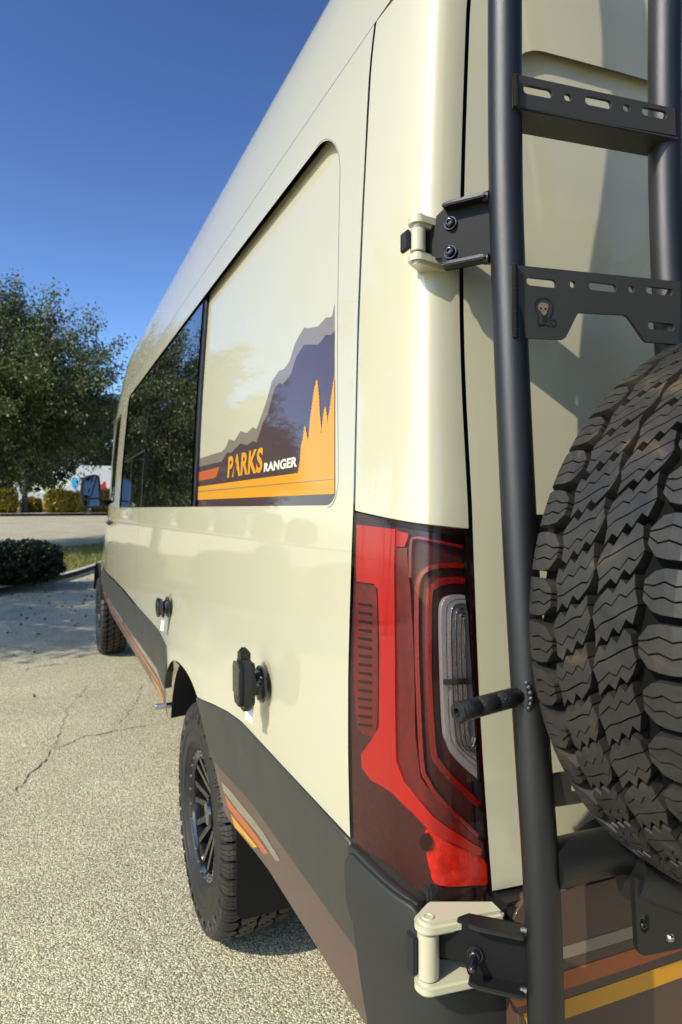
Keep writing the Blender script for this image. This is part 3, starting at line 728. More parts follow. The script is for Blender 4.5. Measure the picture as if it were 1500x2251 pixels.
for k in range(15):
    y = 440 + k * 37
    lamp('marker_rib', 'lamp_black', [(92, y), (150, y + 6), (150, y + 18), (96, y + 10)], 0.0145, 0.003, step=0.02)
for path, wd in (([(548, 282), (470, 280), (400, 292), (358, 330), (344, 420), (346, 700), (366, 1120), (392, 1205), (450, 1290), (612, 1445)], 9),
                 ([(552, 345), (480, 345), (425, 368), (398, 420), (398, 780), (416, 1070), (440, 1130), (500, 1200), (616, 1312)], 13),
                 ([(545, 200), (440, 178), (340, 160), (318, 190), (316, 330)], 5)):
    lamp('light_guide', 'lamp_guide', strip_loop(smooth_path(path, 5), wd), 0.012, 0.010)
rev = smooth_path([(552, 407), (490, 412), (458, 440), (450, 500), (454, 700), (466, 980), (484, 1050), (520, 1115), (606, 1196)], 4) + [(600, 1080), (584, 800), (566, 500)]
lamp('reversing_lamp', 'lamp_silver', rev, 0.008, 0.010)
for k in range(5):
    o = k * 20
    lamp('reversing_rib', 'steel', strip_loop(smooth_path([(556, 425 + o), (500 + o * 0.6, 432 + o), (474 + o, 480 + o), (476 + o, 700), (488 + o * 1.0, 980), (512 + o * 0.9, 1060), (600, 1150 - o * 1.6)], 5), 1.3), 0.004, 0.004)
lamp('reversing_divider', 'steel', [(458, 770), (582, 764), (583, 788), (459, 796)], 0.003, 0.006)
lamp('turn_reflector', 'lamp_turn', smooth_path([(372, 1440), (390, 1412), (425, 1405), (480, 1470), (630, 1540), (652, 1640), (600, 1655), (440, 1655), (402, 1590), (372, 1440)], 4)[:-1], 0.016, 0.008)
lamp('lamp_socket', 'lamp_black', [(375 + 26 * math.cos(R(q)) + 8, 1472 + 36 * math.sin(R(q))) for q in range(0, 360, 24)], 0.011, 0.008)
lamp('lower_bezel', 'lamp_black', [(440, 1668), (655, 1660), (660, 1712), (440, 1720), (425, 1700)], 0.016, 0.006)
lamp('right_bezel', 'lamp_black', [(556, 150), (566, 148), (612, 800), (660, 1500), (668, 1705), (655, 1700), (640, 1480), (600, 900), (572, 480)], 0.006, 0.02)

bmp = empty('rear_bumper', (0.5, 0.85, 0.75)); vp(bmp)
S_B1 = PL[-1] + 0.02
bo = [(S_SEAM + 0.004, 0.902), (S_SEAM + 0.004, 0.50), (S_B1, 0.50), (S_B1, 0.775), (PL[-1] - 0.09, 0.775), (PL[-1] - 0.10, 0.890)]
bc_ = vp(panel('bumper_corner', bo, [], lambda a, b: corner(a, b, -0.010), 'bumper', None, step=0.02, edge=0.02, rim=0.05, lip=0.004, drop=0.006), bmp)
bs = rrect(S_SEAM + 0.006, 0.790, PL[-1] - 0.094, 0.899, [0.02, 0.012, 0.012, 0.02]); bs = [(a, b - (0.008 + 0.0 if b > 0.85 else 0.0) * (a - S_SEAM) / 0.13) for a, b in bs]
bsh_ = vp(panel('bumper_shoulder', bs, [], lambda a, b: corner(a, b, -0.017 - 0.004 * math.sin(math.pi * min(1, max(0, (b - 0.79) / 0.11)))), 'bumper', None, step=0.016, edge=0.012, rim=0.02, lip=0.004, drop=0.006), bmp)
mb = MB(); mb.box((0.545, 0.832, 0.80), (0.09, 0.05, 0.22)); vp(mb.build('bumper_gap_filler', 'gap', bevel=0.004), bmp)  # near-black box added for the dark gap behind the hinge
# painted step panel across the back
def stepf(X, z, off=0.0): return Vector((X, 0.738 - 0.055 * (X - 0.6) + 0.03 * (X - 0.6) ** 2 + 0.10 * (z - 0.8) + off, z))
vp(panel('step_panel', rrect(0.600, 0.56, 2.34, 0.892, 0.03), [], stepf, 'bronze', None, step=0.06, edge=0.04, rim=0.05), bmp)
def hit_step(px, py):
    d = ray(px, py); Y = 0.73
    for _ in range(30):
        t = Y / d.y; Y = stepf(d.x * t, EYE + d.z * t).y
    t = Y / d.y; return (d.x * t, EYE + d.z * t)
for nm, m, pl in (('stripe', 'vinyl_grey', [(1232, 2083), (1500, 2000), (1500, 2032), (1232, 2110)]),
                  ('stripe', 'vinyl_orange', [(1112, 2180), (1232, 2137), (1500, 2050), (1500, 2090), (1240, 2175), (1135, 2216)]),
                  ('stripe', 'vinyl_yellow', [(1150, 2228), (1245, 2196), (1500, 2105), (1500, 2150), (1245, 2238), (1165, 2270)])):
    q = [hit_step(*p) for p in pl]
    # carry the stripe on beyond the frame to the right
    za = [p[1] for p in q]; top = [p for p in q]; xr = 2.30
    mid_ = len(q) // 2
    q2 = []
    for p, s_ in zip(q, pl):
        q2.append((xr, p[1]) if s_[0] >= 1500 else p)
    vp(panel(nm, q2, [], lambda a, b: stepf(a, b, -0.0006), m, None, step=0.08, edge=0.05, rim=0.0), bmp)

# ------------------------------------------------------------------ rear doors
dr = empty('rear_door', (0.8, 0.8, 0.9)); vp(dr)
zb, zt = 0.897, 2.60
dl = [(gapX(z) + 0.006, z) for z in [zb + (zt - zb) * i / 24 for i in range(25)]]
rec = rrect(0.655, 1.50, 1.40, 2.215, [0.05, 0.05, 0.07, 0.07])
rec = [(x + (lerp_table(SIDE, z) - 0.494) * max(0, 1 - (x - 0.655) / 0.6), z) for x, z in rec]
vp(panel('door_skin', [(x, z) for x, z in dl[::-1]] + [(XC - 0.004, zb), (XC - 0.004, zt)], [rec], door, 'cream', None, step=0.05, edge=0.025, rim=0.016, lip=0.004, drop=0.007), dr)
rec_out = [(rec[0][0] - 0.03, 1.47)]
def grow(lp, d): return inset(lp, -d)
vp(panel('door_recess_panel', grow(rec, 0.02), [], lambda a, b: door(a, b, 0.014), 'cream', None, step=0.05, edge=0.03, rim=0.0), dr)
dr2 = empty('rear_door', (1.9, 0.8, 0.9)); vp(dr2)
def mdoor(a, b):
    p = door(2 * XC - a, b); return Vector((a, p.y, p.z))
vp(panel('door_skin', [(XC + 0.004, zb)] + [(2 * XC - x, z) for x, z in dl] + [(XC + 0.004, zt)], [], mdoor, 'cream', None, step=0.08, edge=0.05, rim=0.016), dr2)
# dark seal visible in the gap, and a black sill under the doors
mb = MB()
for i in range(24):
    z0_, z1_ = 0.89 + 1.7 * i / 24, 0.89 + 1.7 * (i + 1) / 24
    V = []
    for z in (z0_, z1_):
        x = gapX(z); V += [(x - 0.03, Y0 + lean(z) + 0.022, z), (x + 0.05, Y0 + lean(z) + 0.022, z)]
    mb.add(V, [(0, 1, 3, 2)])
vp(mb.build('door_seal', 'rubber'))
mb = MB(); mb.box((XC, 0.81, 0.866), (1.76, 0.12, 0.05)); vp(mb.build('door_sill', 'black', bevel=0.006), bmp)
mb = MB()
x_, z_ = hit_door(1290, 1880); c_ = door(x_ + 0.02, z_ - 0.03)
mb.lathe([(0.0, 0.085), (0.012, 0.085), (0.018, 0.080), (0.018, 0.072), (0.006, 0.066), (0.006, 0.0)], c_, (0, -1, 0), 40); vp(mb.build('door_grab_cup', 'black'), dr)
# the same corner on the other side of the van, mirrored about its centre line
def mirror_copy(o):
    c = o.copy(); COL.objects.link(c); c.parent = o.parent; c.location.x = -o.location.x; c.scale.x = -1
    for ch in list(o.children):
        k = ch.copy(); COL.objects.link(k); k.parent = c
    return c
mirror_copy(light); mirror_copy(pillar)
for o_ in (bc_, bsh_):
    c = o_.copy(); COL.objects.link(c); c.parent = bmp; c.scale.x = -1; c.location.x = 2 * (XC - bmp.location.x - van.location.x) - o_.location.x
# ------------------------------------------------------------------ side graphics
GZ = lambda pts: [(380 + x * 0.4, 250 + y * 0.39982) for x, y in pts]
def decal(name, m, px, off, parent=van, step=0.06, edge=0.03):
    q = [hit_side(x, y, off) for x, y in px]
    return vp(panel(name, q, [], lambda a, b: side(a, b, off), m, None, step=step, edge=edge, rim=0.0, flip=True), parent)
gfx = empty('mountain_graphic', (0.48, 1.7, 1.46)); vp(gfx)
XL, XR = 100, 889
decal('far_ridge', 'vinyl_grey', GZ([(XL, 1910), (150, 1894), (270, 1858), (290, 1836), (310, 1790), (340, 1798), (372, 1745), (408, 1755), (440, 1722), (460, 1735), (500, 1625), (520, 1565), (545, 1470), (585, 1412), (610, 1405), (640, 1365), (670, 1270), (695, 1220), (722, 1175), (745, 1180), (800, 1168), (840, 1122), (875, 1115), (XR, 1045), (XR, 1400), (600, 1700), (300, 1960), (XL, 1975)]), RD - 0.0006, gfx)
decal('near_ridge', 'vinyl_brown', GZ([(XL, 1952), (270, 1912), (300, 1860), (320, 1865), (372, 1812), (408, 1822), (440, 1800), (460, 1806), (500, 1690), (520, 1655), (560, 1510), (585, 1480), (605, 1488), (650, 1430), (680, 1335), (722, 1270), (800, 1268), (840, 1218), (870, 1215), (XR, 1196), (XR, 2145), (884, 2168), (868, 2176), (XL, 2168)]), RD - 0.0010, gfx)
decal('orange_band', 'vinyl_orange', GZ([(XL, 1982), (258, 1941), (238, 2001), (XL, 2029)]), RD - 0.0014, gfx)
tr_o = [(690, 1975), (702, 1900), (706, 1830), (716, 1790), (726, 1715), (735, 1765), (742, 1802), (750, 1770), (757, 1680), (770, 1580), (780, 1510), (793, 1460), (803, 1560), (806, 1640), (812, 1700), (815, 1755), (825, 1700), (831, 1640), (838, 1610), (845, 1650), (850, 1692), (862, 1640), (875, 1540), (885, 1470), (XR, 1455)]
tj = []
for i in range(len(tr_o) - 1):
    (x0, y0), (x1, y1) = tr_o[i], tr_o[i + 1]; k = max(1, int(abs(y1 - y0) / 17)); up = y1 < y0
    for j in range(k):
        t = j / k; tj.append((x0 + (x1 - x0) * t, y0 + (y1 - y0) * t)); tj.append((x0 + (x1 - x0) * (t + 0.6 / k) + (-5 if up else 5), y0 + (y1 - y0) * (t + 0.55 / k) + 5))
tj.append(tr_o[-1])
decal('golden_forest', 'vinyl_yellow', GZ([(XL, 2056)] + tj + [(XR, 2090), (XL, 2125)]), RD - 0.0018, gfx, edge=0.02)
decal('panel_swage_line', 'vinyl_grey', GZ([(XL, 2079), (XR, 2006), (XR, 2010), (XL, 2084)]), RD - 0.0022, gfx)
def side_text(name, s, m, pl, pr, ptop, off, bold, parent):
    me = text_mesh(s, bold); xs = [v.co.x for v in me.vertices]; ys = [v.co.y for v in me.vertices]
    x0, x1, y0, y1 = min(xs), max(xs), min(ys), max(ys)
    A = hit_side(*pl, off); B = hit_side(*pr, off); T = hit_side(*ptop, off)
    for v in me.vertices:
        u = (v.co.x - x0) / (x1 - x0); q = (v.co.y - y0) / (y1 - y0)
        v.co = side(A[0] + (B[0] - A[0]) * u, A[1] + (T[1] - A[1]) * q, off)
    me.flip_normals() if me.polygons[0].normal.x > 0 else None
    return vp(link(name, me, m), parent)
side_text('lettering', 'PARKS', 'vinyl_yellow', (500, 1051), (576, 1040), (501, 1004), RD - 0.0020, 0.035, gfx)
side_text('lettering', 'RANGER', 'vinyl_pale', (580, 1038), (653, 1028), (580, 1018), RD - 0.0020, 0.045, gfx)
decal('pine_mark', 'vinyl_brown', GZ([(343, 1905), (349, 1935), (347, 1935), (352, 1958), (349, 1958), (355, 1985), (345, 1986), (345, 1992), (341, 1992), (341, 1986), (331, 1988), (337, 1960), (334, 1960), (339, 1937), (337, 1937)]), RD - 0.0024, gfx, step=0.02, edge=0.01)
LZ = lambda pts: [(370 + x * 0.3336, 1500 + y * 0.3336) for x, y in pts]
for nm, m, pl in (('taupe_stripe', 'vinyl_grey', [(352, 655), (400, 702), (520, 850), (640, 1010), (738, 1172), (710, 1180), (590, 1000), (470, 860), (390, 750), (362, 712)]),
                  ('orange_stripe', 'vinyl_orange', [(376, 742), (440, 830), (540, 952), (660, 1128), (630, 1132), (540, 1010), (440, 885), (392, 820)]),
                  ('yellow_stripe', 'vinyl_yellow', [(410, 862), (470, 940), (588, 1085), (560, 1090), (490, 1005), (440, 955)])):
    decal(nm, m, LZ(pl), 0.0004, step=0.03)
def yz_strip(name, m, lp, off): vp(panel(name, lp, [], lambda a, b: side(a, b, off), m, None, step=0.08, edge=0.06, rim=0.0, flip=True))
yz_strip('taupe_stripe', 'vinyl_grey', [(2.80, 0.690), (6.42, 0.700), (6.40, 0.728), (2.76, 0.724)], 0.0004)  # front sill stripes; their tan and orange also paint in ground reflection
yz_strip('orange_stripe', 'vinyl_orange', [(2.80, 0.640), (3.5, 0.652), (6.45, 0.668), (6.43, 0.690), (3.5, 0.676), (2.80, 0.670)], 0.0002)
yz_strip('yellow_stripe', 'vinyl_yellow', [(2.79, 0.598), (3.1, 0.603), (3.4, 0.630), (3.1, 0.634), (2.80, 0.630)], 0.0)

# ------------------------------------------------------------------ wheels
PITCHN = 22
def prof_t(t):
    """arc position across the tread -> (axial x, radius of the block face); outer side is negative"""
    a = abs(t); s_ = 1 if t >= 0 else -1
    if a < 0.088: return s_ * a, TR - 0.25 * a * a
    b = a - 0.088; ang = min(1.35, b / 0.036)
    ex = max(0.0, b - 0.0486)
    return s_ * (0.088 + 0.036 * math.sin(ang) + ex * 0.18), TR - 0.25 * 0.088**2 - 0.036 * (1 - math.cos(ang)) - ex * 0.98
def block_mesh(name, cols, lo, hi, sipes, zig=0.0018, gap=0.0010, depth=0.017, hexa=0.0):
    """one tread lug: region between two boundary curves over the columns, cut by zig-zag sipes"""
    mb = MB(); n = len(cols)
    fr = [0.0] + list(sipes) + [1.0]
    def pt(i, q, side_, h):
        s_ = lo[i] + (hi[i] - lo[i]) * q
        if 0 < q < 1: s_ += zig * (1 if i % 2 else -1) + side_ * gap
        cm = (cols[0] + cols[-1]) / 2
        jg = 0.0032 * math.sin(5.5 * q + 0.6) if hexa > 0 else 0.0
        x, r_ = prof_t(cm + jg + (cols[i] - cm) * (1 - hexa * abs(2 * q - 1) ** 1.4)); r2 = r_ - h; an = s_ / TR
        if h > 0: x = x * (1 - 0.05 * h / 0.017) + 0
        return (x, r2 * math.sin(an), r2 * math.cos(an))
    for k in range(len(fr) - 1):
        top = [pt(i, fr[k], 1, 0) for i in range(n)] + [pt(i, fr[k + 1], -1, 0) for i in range(n)]
        bot = [pt(i, fr[k], 1, depth) for i in range(n)] + [pt(i, fr[k + 1], -1, depth) for i in range(n)]
        fs = [(i, i + 1, n + i + 1, n + i) for i in range(n - 1)]
        per = list(range(n)) + list(range(2 * n - 1, n - 1, -1))
        fs += [(per[j], per[(j + 1) % len(per)], per[(j + 1) % len(per)] + 2 * n, per[j] + 2 * n) for j in range(len(per))]
        mb.add(top + bot, fs)
    return mb.mesh(name)
BLK = []
def fliplr(spec): return ([-c for c in spec[0]], spec[1], spec[2], spec[3])
pp = 2 * math.pi * TR / PITCHN       # about 0.11 m
lugA = ([0.061, 0.072, 0.084, 0.098, 0.112, 0.126, 0.142, 0.158, 0.164], [0.026, 0.014, 0.012, 0.012, 0.013, 0.014, 0.017, 0.021, 0.025], [0.042, 0.056, 0.059, 0.059, 0.059, 0.058, 0.055, 0.051, 0.046], [0.36, 0.70])
lugB = ([0.064, 0.075, 0.086, 0.098, 0.112, 0.126, 0.140, 0.148], [0.080, 0.070, 0.068, 0.068, 0.068, 0.070, 0.073, 0.078], [0.100, 0.110, 0.113, 0.113, 0.113, 0.111, 0.108, 0.102], [0.34, 0.67])
G1 = [0.016, 0.030, 0.026, 0.042, 0.037, 0.053, 0.049]; G2 = [0.074, 0.083, 0.092, 0.087, 0.103, 0.098, 0.110]; CT = [0.003, 0.011, 0.020, 0.029, 0.038, 0.047, 0.0565]
cenA = (CT, [v - pp + 0.0052 for v in G2], [v - 0.0052 for v in G1], [0.30, 0.66])
cenB = (CT, [v + 0.0052 for v in G1], [v - 0.0052 for v in G2], [0.36, 0.68])
for j, sp in enumerate((lugA, lugB, cenA, cenB)):
    hx = 0.0 if j < 2 else 0.12
    BLK.append(block_mesh('tread_block', *sp, hexa=hx))
    sh = 0.0455             # the other half is the same pattern turned half round
    BLK.append(block_mesh('tread_block', [-c for c in sp[0]], [sh - v for v in sp[2]], [sh - v for v in sp[1]], [1 - q for q in sp[3][::-1]], hexa=hx))
for me in BLK: me.materials.append(M['tread'])
def tyre_mesh():
    mb = MB(); b = TR - 0.0155
    pr = [(-0.088, 0.208), (-0.100, 0.214), (-0.112, 0.228), (-0.119, 0.243), (-0.1222, 0.246), (-0.1222, 0.252), (-0.1205, 0.255), (-0.1245, 0.280), (-0.1235, 0.283), (-0.1265, 0.286), (-0.1265, 0.291), (-0.1245, 0.295), (-0.1250, 0.300), (-0.1225, 0.322), (-0.117, 0.340), (-0.110, 0.352), (-0.098, 0.363), (-0.080, b - 0.001), (-0.04, b), (0, b)]
    pr = pr + [(-x, r) for x, r in pr[-2::-1]]
    mb.lathe(pr, (0, 0, 0), (1, 0, 0), 88)
    # raised sidewall ribs between lugs
    for k in range(PITCHN * 2):
        a = 2 * math.pi * (k + 0.3) / (PITCHN * 2)
        for s_ in (-1, 1):
            V = []
            for (x, r_) in ((0.1215, 0.328), (0.1175, 0.345), (0.117, 0.341), (0.121, 0.326)):
                for da in (-0.035, 0.035): V.append((s_ * (x + 0.003), r_ * math.sin(a + da), r_ * math.cos(a + da)))
            mb.add(V, [(0, 1, 3, 2), (2, 3, 5, 4), (0, 2, 4, 6), (1, 7, 5, 3), (0, 6, 7, 1)])
    return mb.mesh('tyre')
TYRE = tyre_mesh(); TYRE.materials.append(M['sidewall']); TYRE.materials.append(M['groove_shade'])
for f in TYRE.polygons:
    c_ = f.center
    if math.hypot(c_.y, c_.z) > 0.357 and abs(c_.x) < 0.108: f.material_index = 1; TYRE.set_sharp_from_angle(angle=R(45))
def rim_parts():
    out = []
    mb = MB()
    mb.lathe([(-0.085, 0.212), (-0.096, 0.216), (-0.104, 0.212), (-0.104, 0.196), (-0.096, 0.188), (-0.070, 0.184), (0.06, 0.176), (0.098, 0.205), (0.098, 0.212)], (0, 0, 0), (1, 0, 0), 64)
    out.append(('rim_barrel', 'gloss_black', mb.mesh('rim_barrel')))
    mb = MB()
    for k in range(8):
        a = 2 * math.pi * k / 8
        for d in (-0.11, 0.11):
            ca, sa = math.cos(a), math.sin(a); r0, r1 = 0.055, 0.190
            a0_, a1_ = a + d * 1.4, a + d * 1.55
            for w0, w1, x0, x1 in ((0.011, 0.009, -0.058, -0.094),):
                p0 = Vector((x0, r0 * math.sin(a0_), r0 * math.cos(a0_))); p1 = Vector((x1, r1 * math.sin(a1_), r1 * math.cos(a1_)))
                t = (p1 - p0).normalized(); nrm_ = Vector((1, 0, 0)).cross(t).normalized()
                V = [p0 + nrm_ * w0, p0 - nrm_ * w0, p1 - nrm_ * w1, p1 + nrm_ * w1]
                V += [v + Vector((0.030, 0, 0)) for v in V]
                mb.add(V, [(0, 1, 2, 3), (7, 6, 5, 4), (0, 3, 7, 4), (1, 5, 6, 2), (3, 2, 6, 7), (0, 4, 5, 1)])
    o = ('rim_spokes', 'gloss_black', mb.mesh('rim_spokes')); out.append(o)
    mb = MB(); mb.lathe([(-0.030, 0.09), (-0.052, 0.085), (-0.056, 0.070), (-0.058, 0.046), (-0.085, 0.043), (-0.092, 0.036), (-0.094, 0.0)], (0, 0, 0), (1, 0, 0), 40)
    out.append(('hub_cap', 'gloss_black', mb.mesh('hub_cap')))
    return out
RIM = rim_parts()
mbn = MB(); mbn.lathe([(-0.012, 0.0), (-0.011, 0.007), (-0.008, 0.0095), (0.012, 0.0095)], (0, 0, 0), (1, 0, 0), 6, False); NUT = mbn.mesh('lug_nut'); NUT.materials.append(M['gloss_black'])
mbn = MB(); mbn.lathe([(-0.006, 0.0), (-0.006, 0.0045), (0.004, 0.0055)], (0, 0, 0), (1, 0, 0), 8, False); BOLT = mbn.mesh('ring_bolt'); BOLT.materials.append(M['steel'])
for nm, m, me in RIM: me.materials.append(M[m]); me.set_sharp_from_angle(angle=R(35))
def wheel(parent, loc, blocks=True, spin=0.0, flip=False, details=True):
    w_ = empty('wheel', loc)
    if parent: vp(w_, parent)
    w_.rotation_euler = (spin, 0, R(180) if flip else 0)
    link('tyre', TYRE, None, w_)
    for nm, m, me in RIM: link(nm, me, None, w_)
    if details:
        for k in range(6):
            a = R(60 * k + 15); o = link('lug_nut', NUT, None, w_, (-0.064, 0.066 * math.sin(a), 0.066 * math.cos(a)))
        for k in range(24):
            a = R(15 * k); link('ring_bolt', BOLT, None, w_, (-0.104, 0.203 * math.sin(a), 0.203 * math.cos(a)))
    if blocks:
        for k in range(PITCHN):
            for me in BLK:
                o = link('tread_block', me, None, w_); o.rotation_euler = (-2 * math.pi * k / PITCHN, 0, 0)
    return w_
WXL = 0.480 + 0.125
wheel(van, (WXL, WHY, TR), True, 0.05)
wheel(van, (WXL, WHF, TR), True, 0.13)
wheel(van, (2 * XC - WXL, WHY, TR), False, 0.0, True, False); wheel(van, (2 * XC - WXL, WHF, TR), False, 0.0, True, False)
# wheel-arch liners, mud flap, exhaust tip, axle
for wy in (WHY, WHF):
    mb = MB(); V = []; n = 26
    for k in range(n + 1):
        a = -0.462 + 0.924 * k / n; z = archz(a) - 0.004
        for x in (0.470, 0.62, 0.90): V.append((x, wy + a, z + (0.0 if x < 0.5 else 0.01)))
    mb.add(V, [(k * 3 + j, k * 3 + j + 1, k * 3 + j + 4, k * 3 + j + 3) for k in range(n) for j in range(2)], True)
    b = len(mb.v); mb.v += [(0.90, wy + (-0.462 + 0.924 * k / n), archz(-0.462 + 0.924 * k / n)) for k in range(n + 1)]; mb.f.append(list(range(b, b + n + 1))); mb.sm.append(False)
    vp(mb.build('wheel_arch_liner', 'gap'))
for wy in (WHY, WHF):
    mb = MB(); mb.box((XC, wy, TR), (1.5, 0.12, 0.12)); vp(mb.build('axle', 'gap', bevel=0.02))
slabm = slab('mud_flap', rrect(0.500, 0.265, 0.80, 0.70, [0.03, 0.03, 0.01, 0.01]), [], (0, WHY - 0.445, 0), (1, 0, 0), (0, 0, 1), 0.008, 'matte_black', None, 0.002); vp(slabm)
mb = MB()
ex = on_plane(360, 1552, (0.455, 0, 0), (1, 0, 0))
mb.lathe([(0.10, 0.012), (-0.03, 0.012), (-0.034, 0.010), (-0.034, 0.008), (-0.01, 0.008), (-0.01, 0.0)], ex, (1, 0, 0), 20); vp(mb.build('exhaust_tip', 'steel'))

# ------------------------------------------------------------------ door mirror, door handle
mir = empty('door_mirror', (0.45, 6.0, 1.47)); vp(mir)
def mp(px, py, Y=6.0): return on_plane(px, py, (0, Y, 0), (0, 1, 0))
def mpoly(pts): return [(mp(x, y).x, mp(x, y).z) for x, y in pts]
housing = smooth_path([(180, 1106), (178.5, 1080), (181, 1058), (190, 1047), (206, 1043), (216, 1045), (220, 1052), (222.5, 1085), (223, 1110), (219, 1116), (190, 1117), (180, 1106)], 4)[:-1]
vp(slab('mirror_housing', mpoly(housing), [], (0, 6.0, 0), (1, 0, 0), (0, 0, 1), 0.13, 'black', None, 0.016), mir)
for nm, q in (('mirror_glass', [(184, 1091), (184.5, 1068), (187, 1056), (193, 1050), (206, 1047), (213, 1048), (215, 1054), (218, 1092), (217, 1094), (185, 1095)]), ('wide_angle_glass', [(185, 1099), (217, 1097.5), (218.5, 1112), (190, 1113.5), (185.5, 1110)])):
    o = vp(slab(nm, mpoly(q), [], (0, 5.975 - 0.10 * 1.56, 0), (1, 0, 0), (0, 0.10, 1.0), 0.006, 'mirror', None, 0.001), mir)
mb = MB(); mb.tube([mp(218, 1106, 6.05), mp(228, 1106, 6.05), (0.50, 6.1, mp(238, 1106).z)], [0.03, 0.026, 0.035], 14); vp(mb.build('mirror_arm', 'black'), mir)
Yh, zh = hit_side(246, 1149)
mb = MB(); mb.box((side(Yh, zh).x - 0.02, Yh, zh), (0.03, 0.18, 0.035)); vp(mb.build('door_handle', 'black', bevel=0.01, seg=3))

# ------------------------------------------------------------------ door hinges (cream) on the corner
def hinge(zc, hgt, bx, by, rr, armx, army):
    h = empty('door_hinge', (bx, by, zc)); vp(h)
    mb = MB(); mb.lathe([(-hgt / 2, 0.0), (-hgt / 2, rr), (hgt / 2, rr), (hgt / 2, 0.0)], (bx, by, zc), (0, 0, 1), 28); vp(mb.build('barrel', 'cream', bevel=0.001), h)
    for sgn in (1, -1):
        z0_ = zc + sgn * (hgt / 2 + 0.0105)
        pl = [(bx - rr * 1.25 * math.cos(R(q)), by - rr * 1.25 * math.sin(R(q))) for q in range(-50, 91, 14)] + [(armx, army - 0.004), (armx + 0.002, army + 0.026), (bx + 0.02, by + 0.034)]
        o = slab('hinge_arm', pl, [], (0, 0, z0_ + 0.009), (1, 0, 0), (0, 1, 0), 0.018, 'cream', None, 0.005); vp(o, h)
    mb = MB(); mb.lathe([(0, 0.0085), (0.0015, 0.0080), (0.0015, 0.005), (0.0005, 0.0045), (0.0005, 0)], (bx, by, zc + hgt / 2 + 0.0195), (0, 0, 1), 20); vp(mb.build('pin_cap', 'cream'), h)
    mb = MB(); mb.box((bx - rr - 0.004, by + 0.010, zc), (0.007, 0.022, hgt * 0.86)); vp(mb.build('bump_stop', 'rubber', bevel=0.002), h)
    return h
hinge(1.845, 0.034, 0.502, 0.842, 0.0115, 0.572, 0.845)
hinge(0.849, 0.060, 0.472, 0.765, 0.0150, 0.575, 0.735)

# ------------------------------------------------------------------ rear ladder
TUBE = [(0.62, 0.636), (0.80, 0.641), (0.98, 0.650), (1.16, 0.668), (1.34, 0.685), (1.52, 0.699), (1.70, 0.711), (1.88, 0.720), (2.06, 0.722), (2.25, 0.722), (2.5, 0.73), (2.75, 0.76)]
KF = 1.035
def tubeY(z): return KF * lerp_table(TUBE, EYE + (z - EYE) / KF)
TXL, TXR, TRAD = 0.566 * KF, 0.826 * KF, 0.0226 * KF
lad = empty('rear_ladder', (0.70, 0.68, 0.62))
tag(lad, 'black tubular ladder with slotted rungs hung on the left rear door', 'ladder')
def rail(x, dy, z0_, z1_, name='side_rail'):
    mb = MB(); n = 60; mb.tube([(x, tubeY(z0_ + (z1_ - z0_) * i / n) + dy, z0_ + (z1_ - z0_) * i / n) for i in range(n + 1)], TRAD, 28)
    return vp(mb.build(name, 'powder'), lad)
rail(TXL, 0.0, 0.62, 2.72); rail(TXR, -0.037, 0.95, 2.72)
yaw = math.atan2(-0.037, TXR - TXL); UX = Vector((math.cos(yaw), math.sin(yaw), 0)); NX = Vector((math.sin(yaw), -math.cos(yaw), 0))
def rung(zref, poly, holes, thick=0.005, flange=None, mat_='plate'):
    o_ = Vector((TXL, tubeY(zref) - 0.0255, 0))
    def uv(px, py):
        p = on_plane(px, py, o_, NX); return ((p - o_).dot(UX), p.z)
    P_ = [uv(*p) for p in poly]; H_ = []
    for h in holes:
        (x0, y0, x1, y1) = h; a = uv(x0, (y0 + y1) / 2 - (x1 - x0) * 0.06); b = uv(x1, (y0 + y1) / 2 + (x1 - x0) * 0.06)
        hh = abs(uv((x0 + x1) / 2, y0)[1] - uv((x0 + x1) / 2, y1)[1]) / 2; mx_, mz_ = (a[0] + b[0]) / 2, (a[1] + b[1]) / 2; wv = abs(b[0] - a[0]) / 2
        hh = min(hh, 0.0068)
        H_.append(rrect(mx_ - wv, mz_ - hh, mx_ + wv, mz_ + hh, min(hh, wv) * 0.98, 5))
    r = vp(slab('rung', P_, H_, o_, UX, UP, thick, mat_, None, 0.0012), lad)
    return uv, o_, r
r1 = [(1128, 166), (1150, 166), (1484, 238), (1487, 298), (1150, 240), (1128, 236)]
uv1, o1, rg1 = rung(1.99, r1, [(1151, 191, 1215, 211), (1241, 206, 1257, 222), (1287, 215, 1345, 235), (1370, 229, 1386, 245), (1412, 239, 1467, 258)])
a_ = uv1(1150, 240); b_ = uv1(1487, 298)
zf = (a_[1] + b_[1]) / 2
mb = MB(); c0 = o1 + UX * ((a_[0] + b_[0]) / 2) + Vector((0, 0, zf - 0.001)) - NX * 0.026
mb.box(c0, (abs(b_[0] - a_[0]) + 0.01, 0.052, 0.005), Matrix.Rotation(yaw, 3, 'Z')); vp(mb.build('tread_flange', 'plate', bevel=0.0015), lad)
r2 = [(1126, 582), (1150, 584), (1497, 619), (1497, 757), (1424, 752), (1418, 748), (1382, 697), (1374, 692), (1278, 687), (1270, 690), (1245, 741), (1238, 746), (1150, 743), (1126, 742)]
uv2, o2, rg2 = rung(1.76, r2, [(1158, 612, 1224, 630), (1253, 617, 1266, 633), (1295, 622, 1356, 640), (1382, 628, 1395, 644), (1421, 632, 1479, 648), (1425, 709, 1483, 726)])
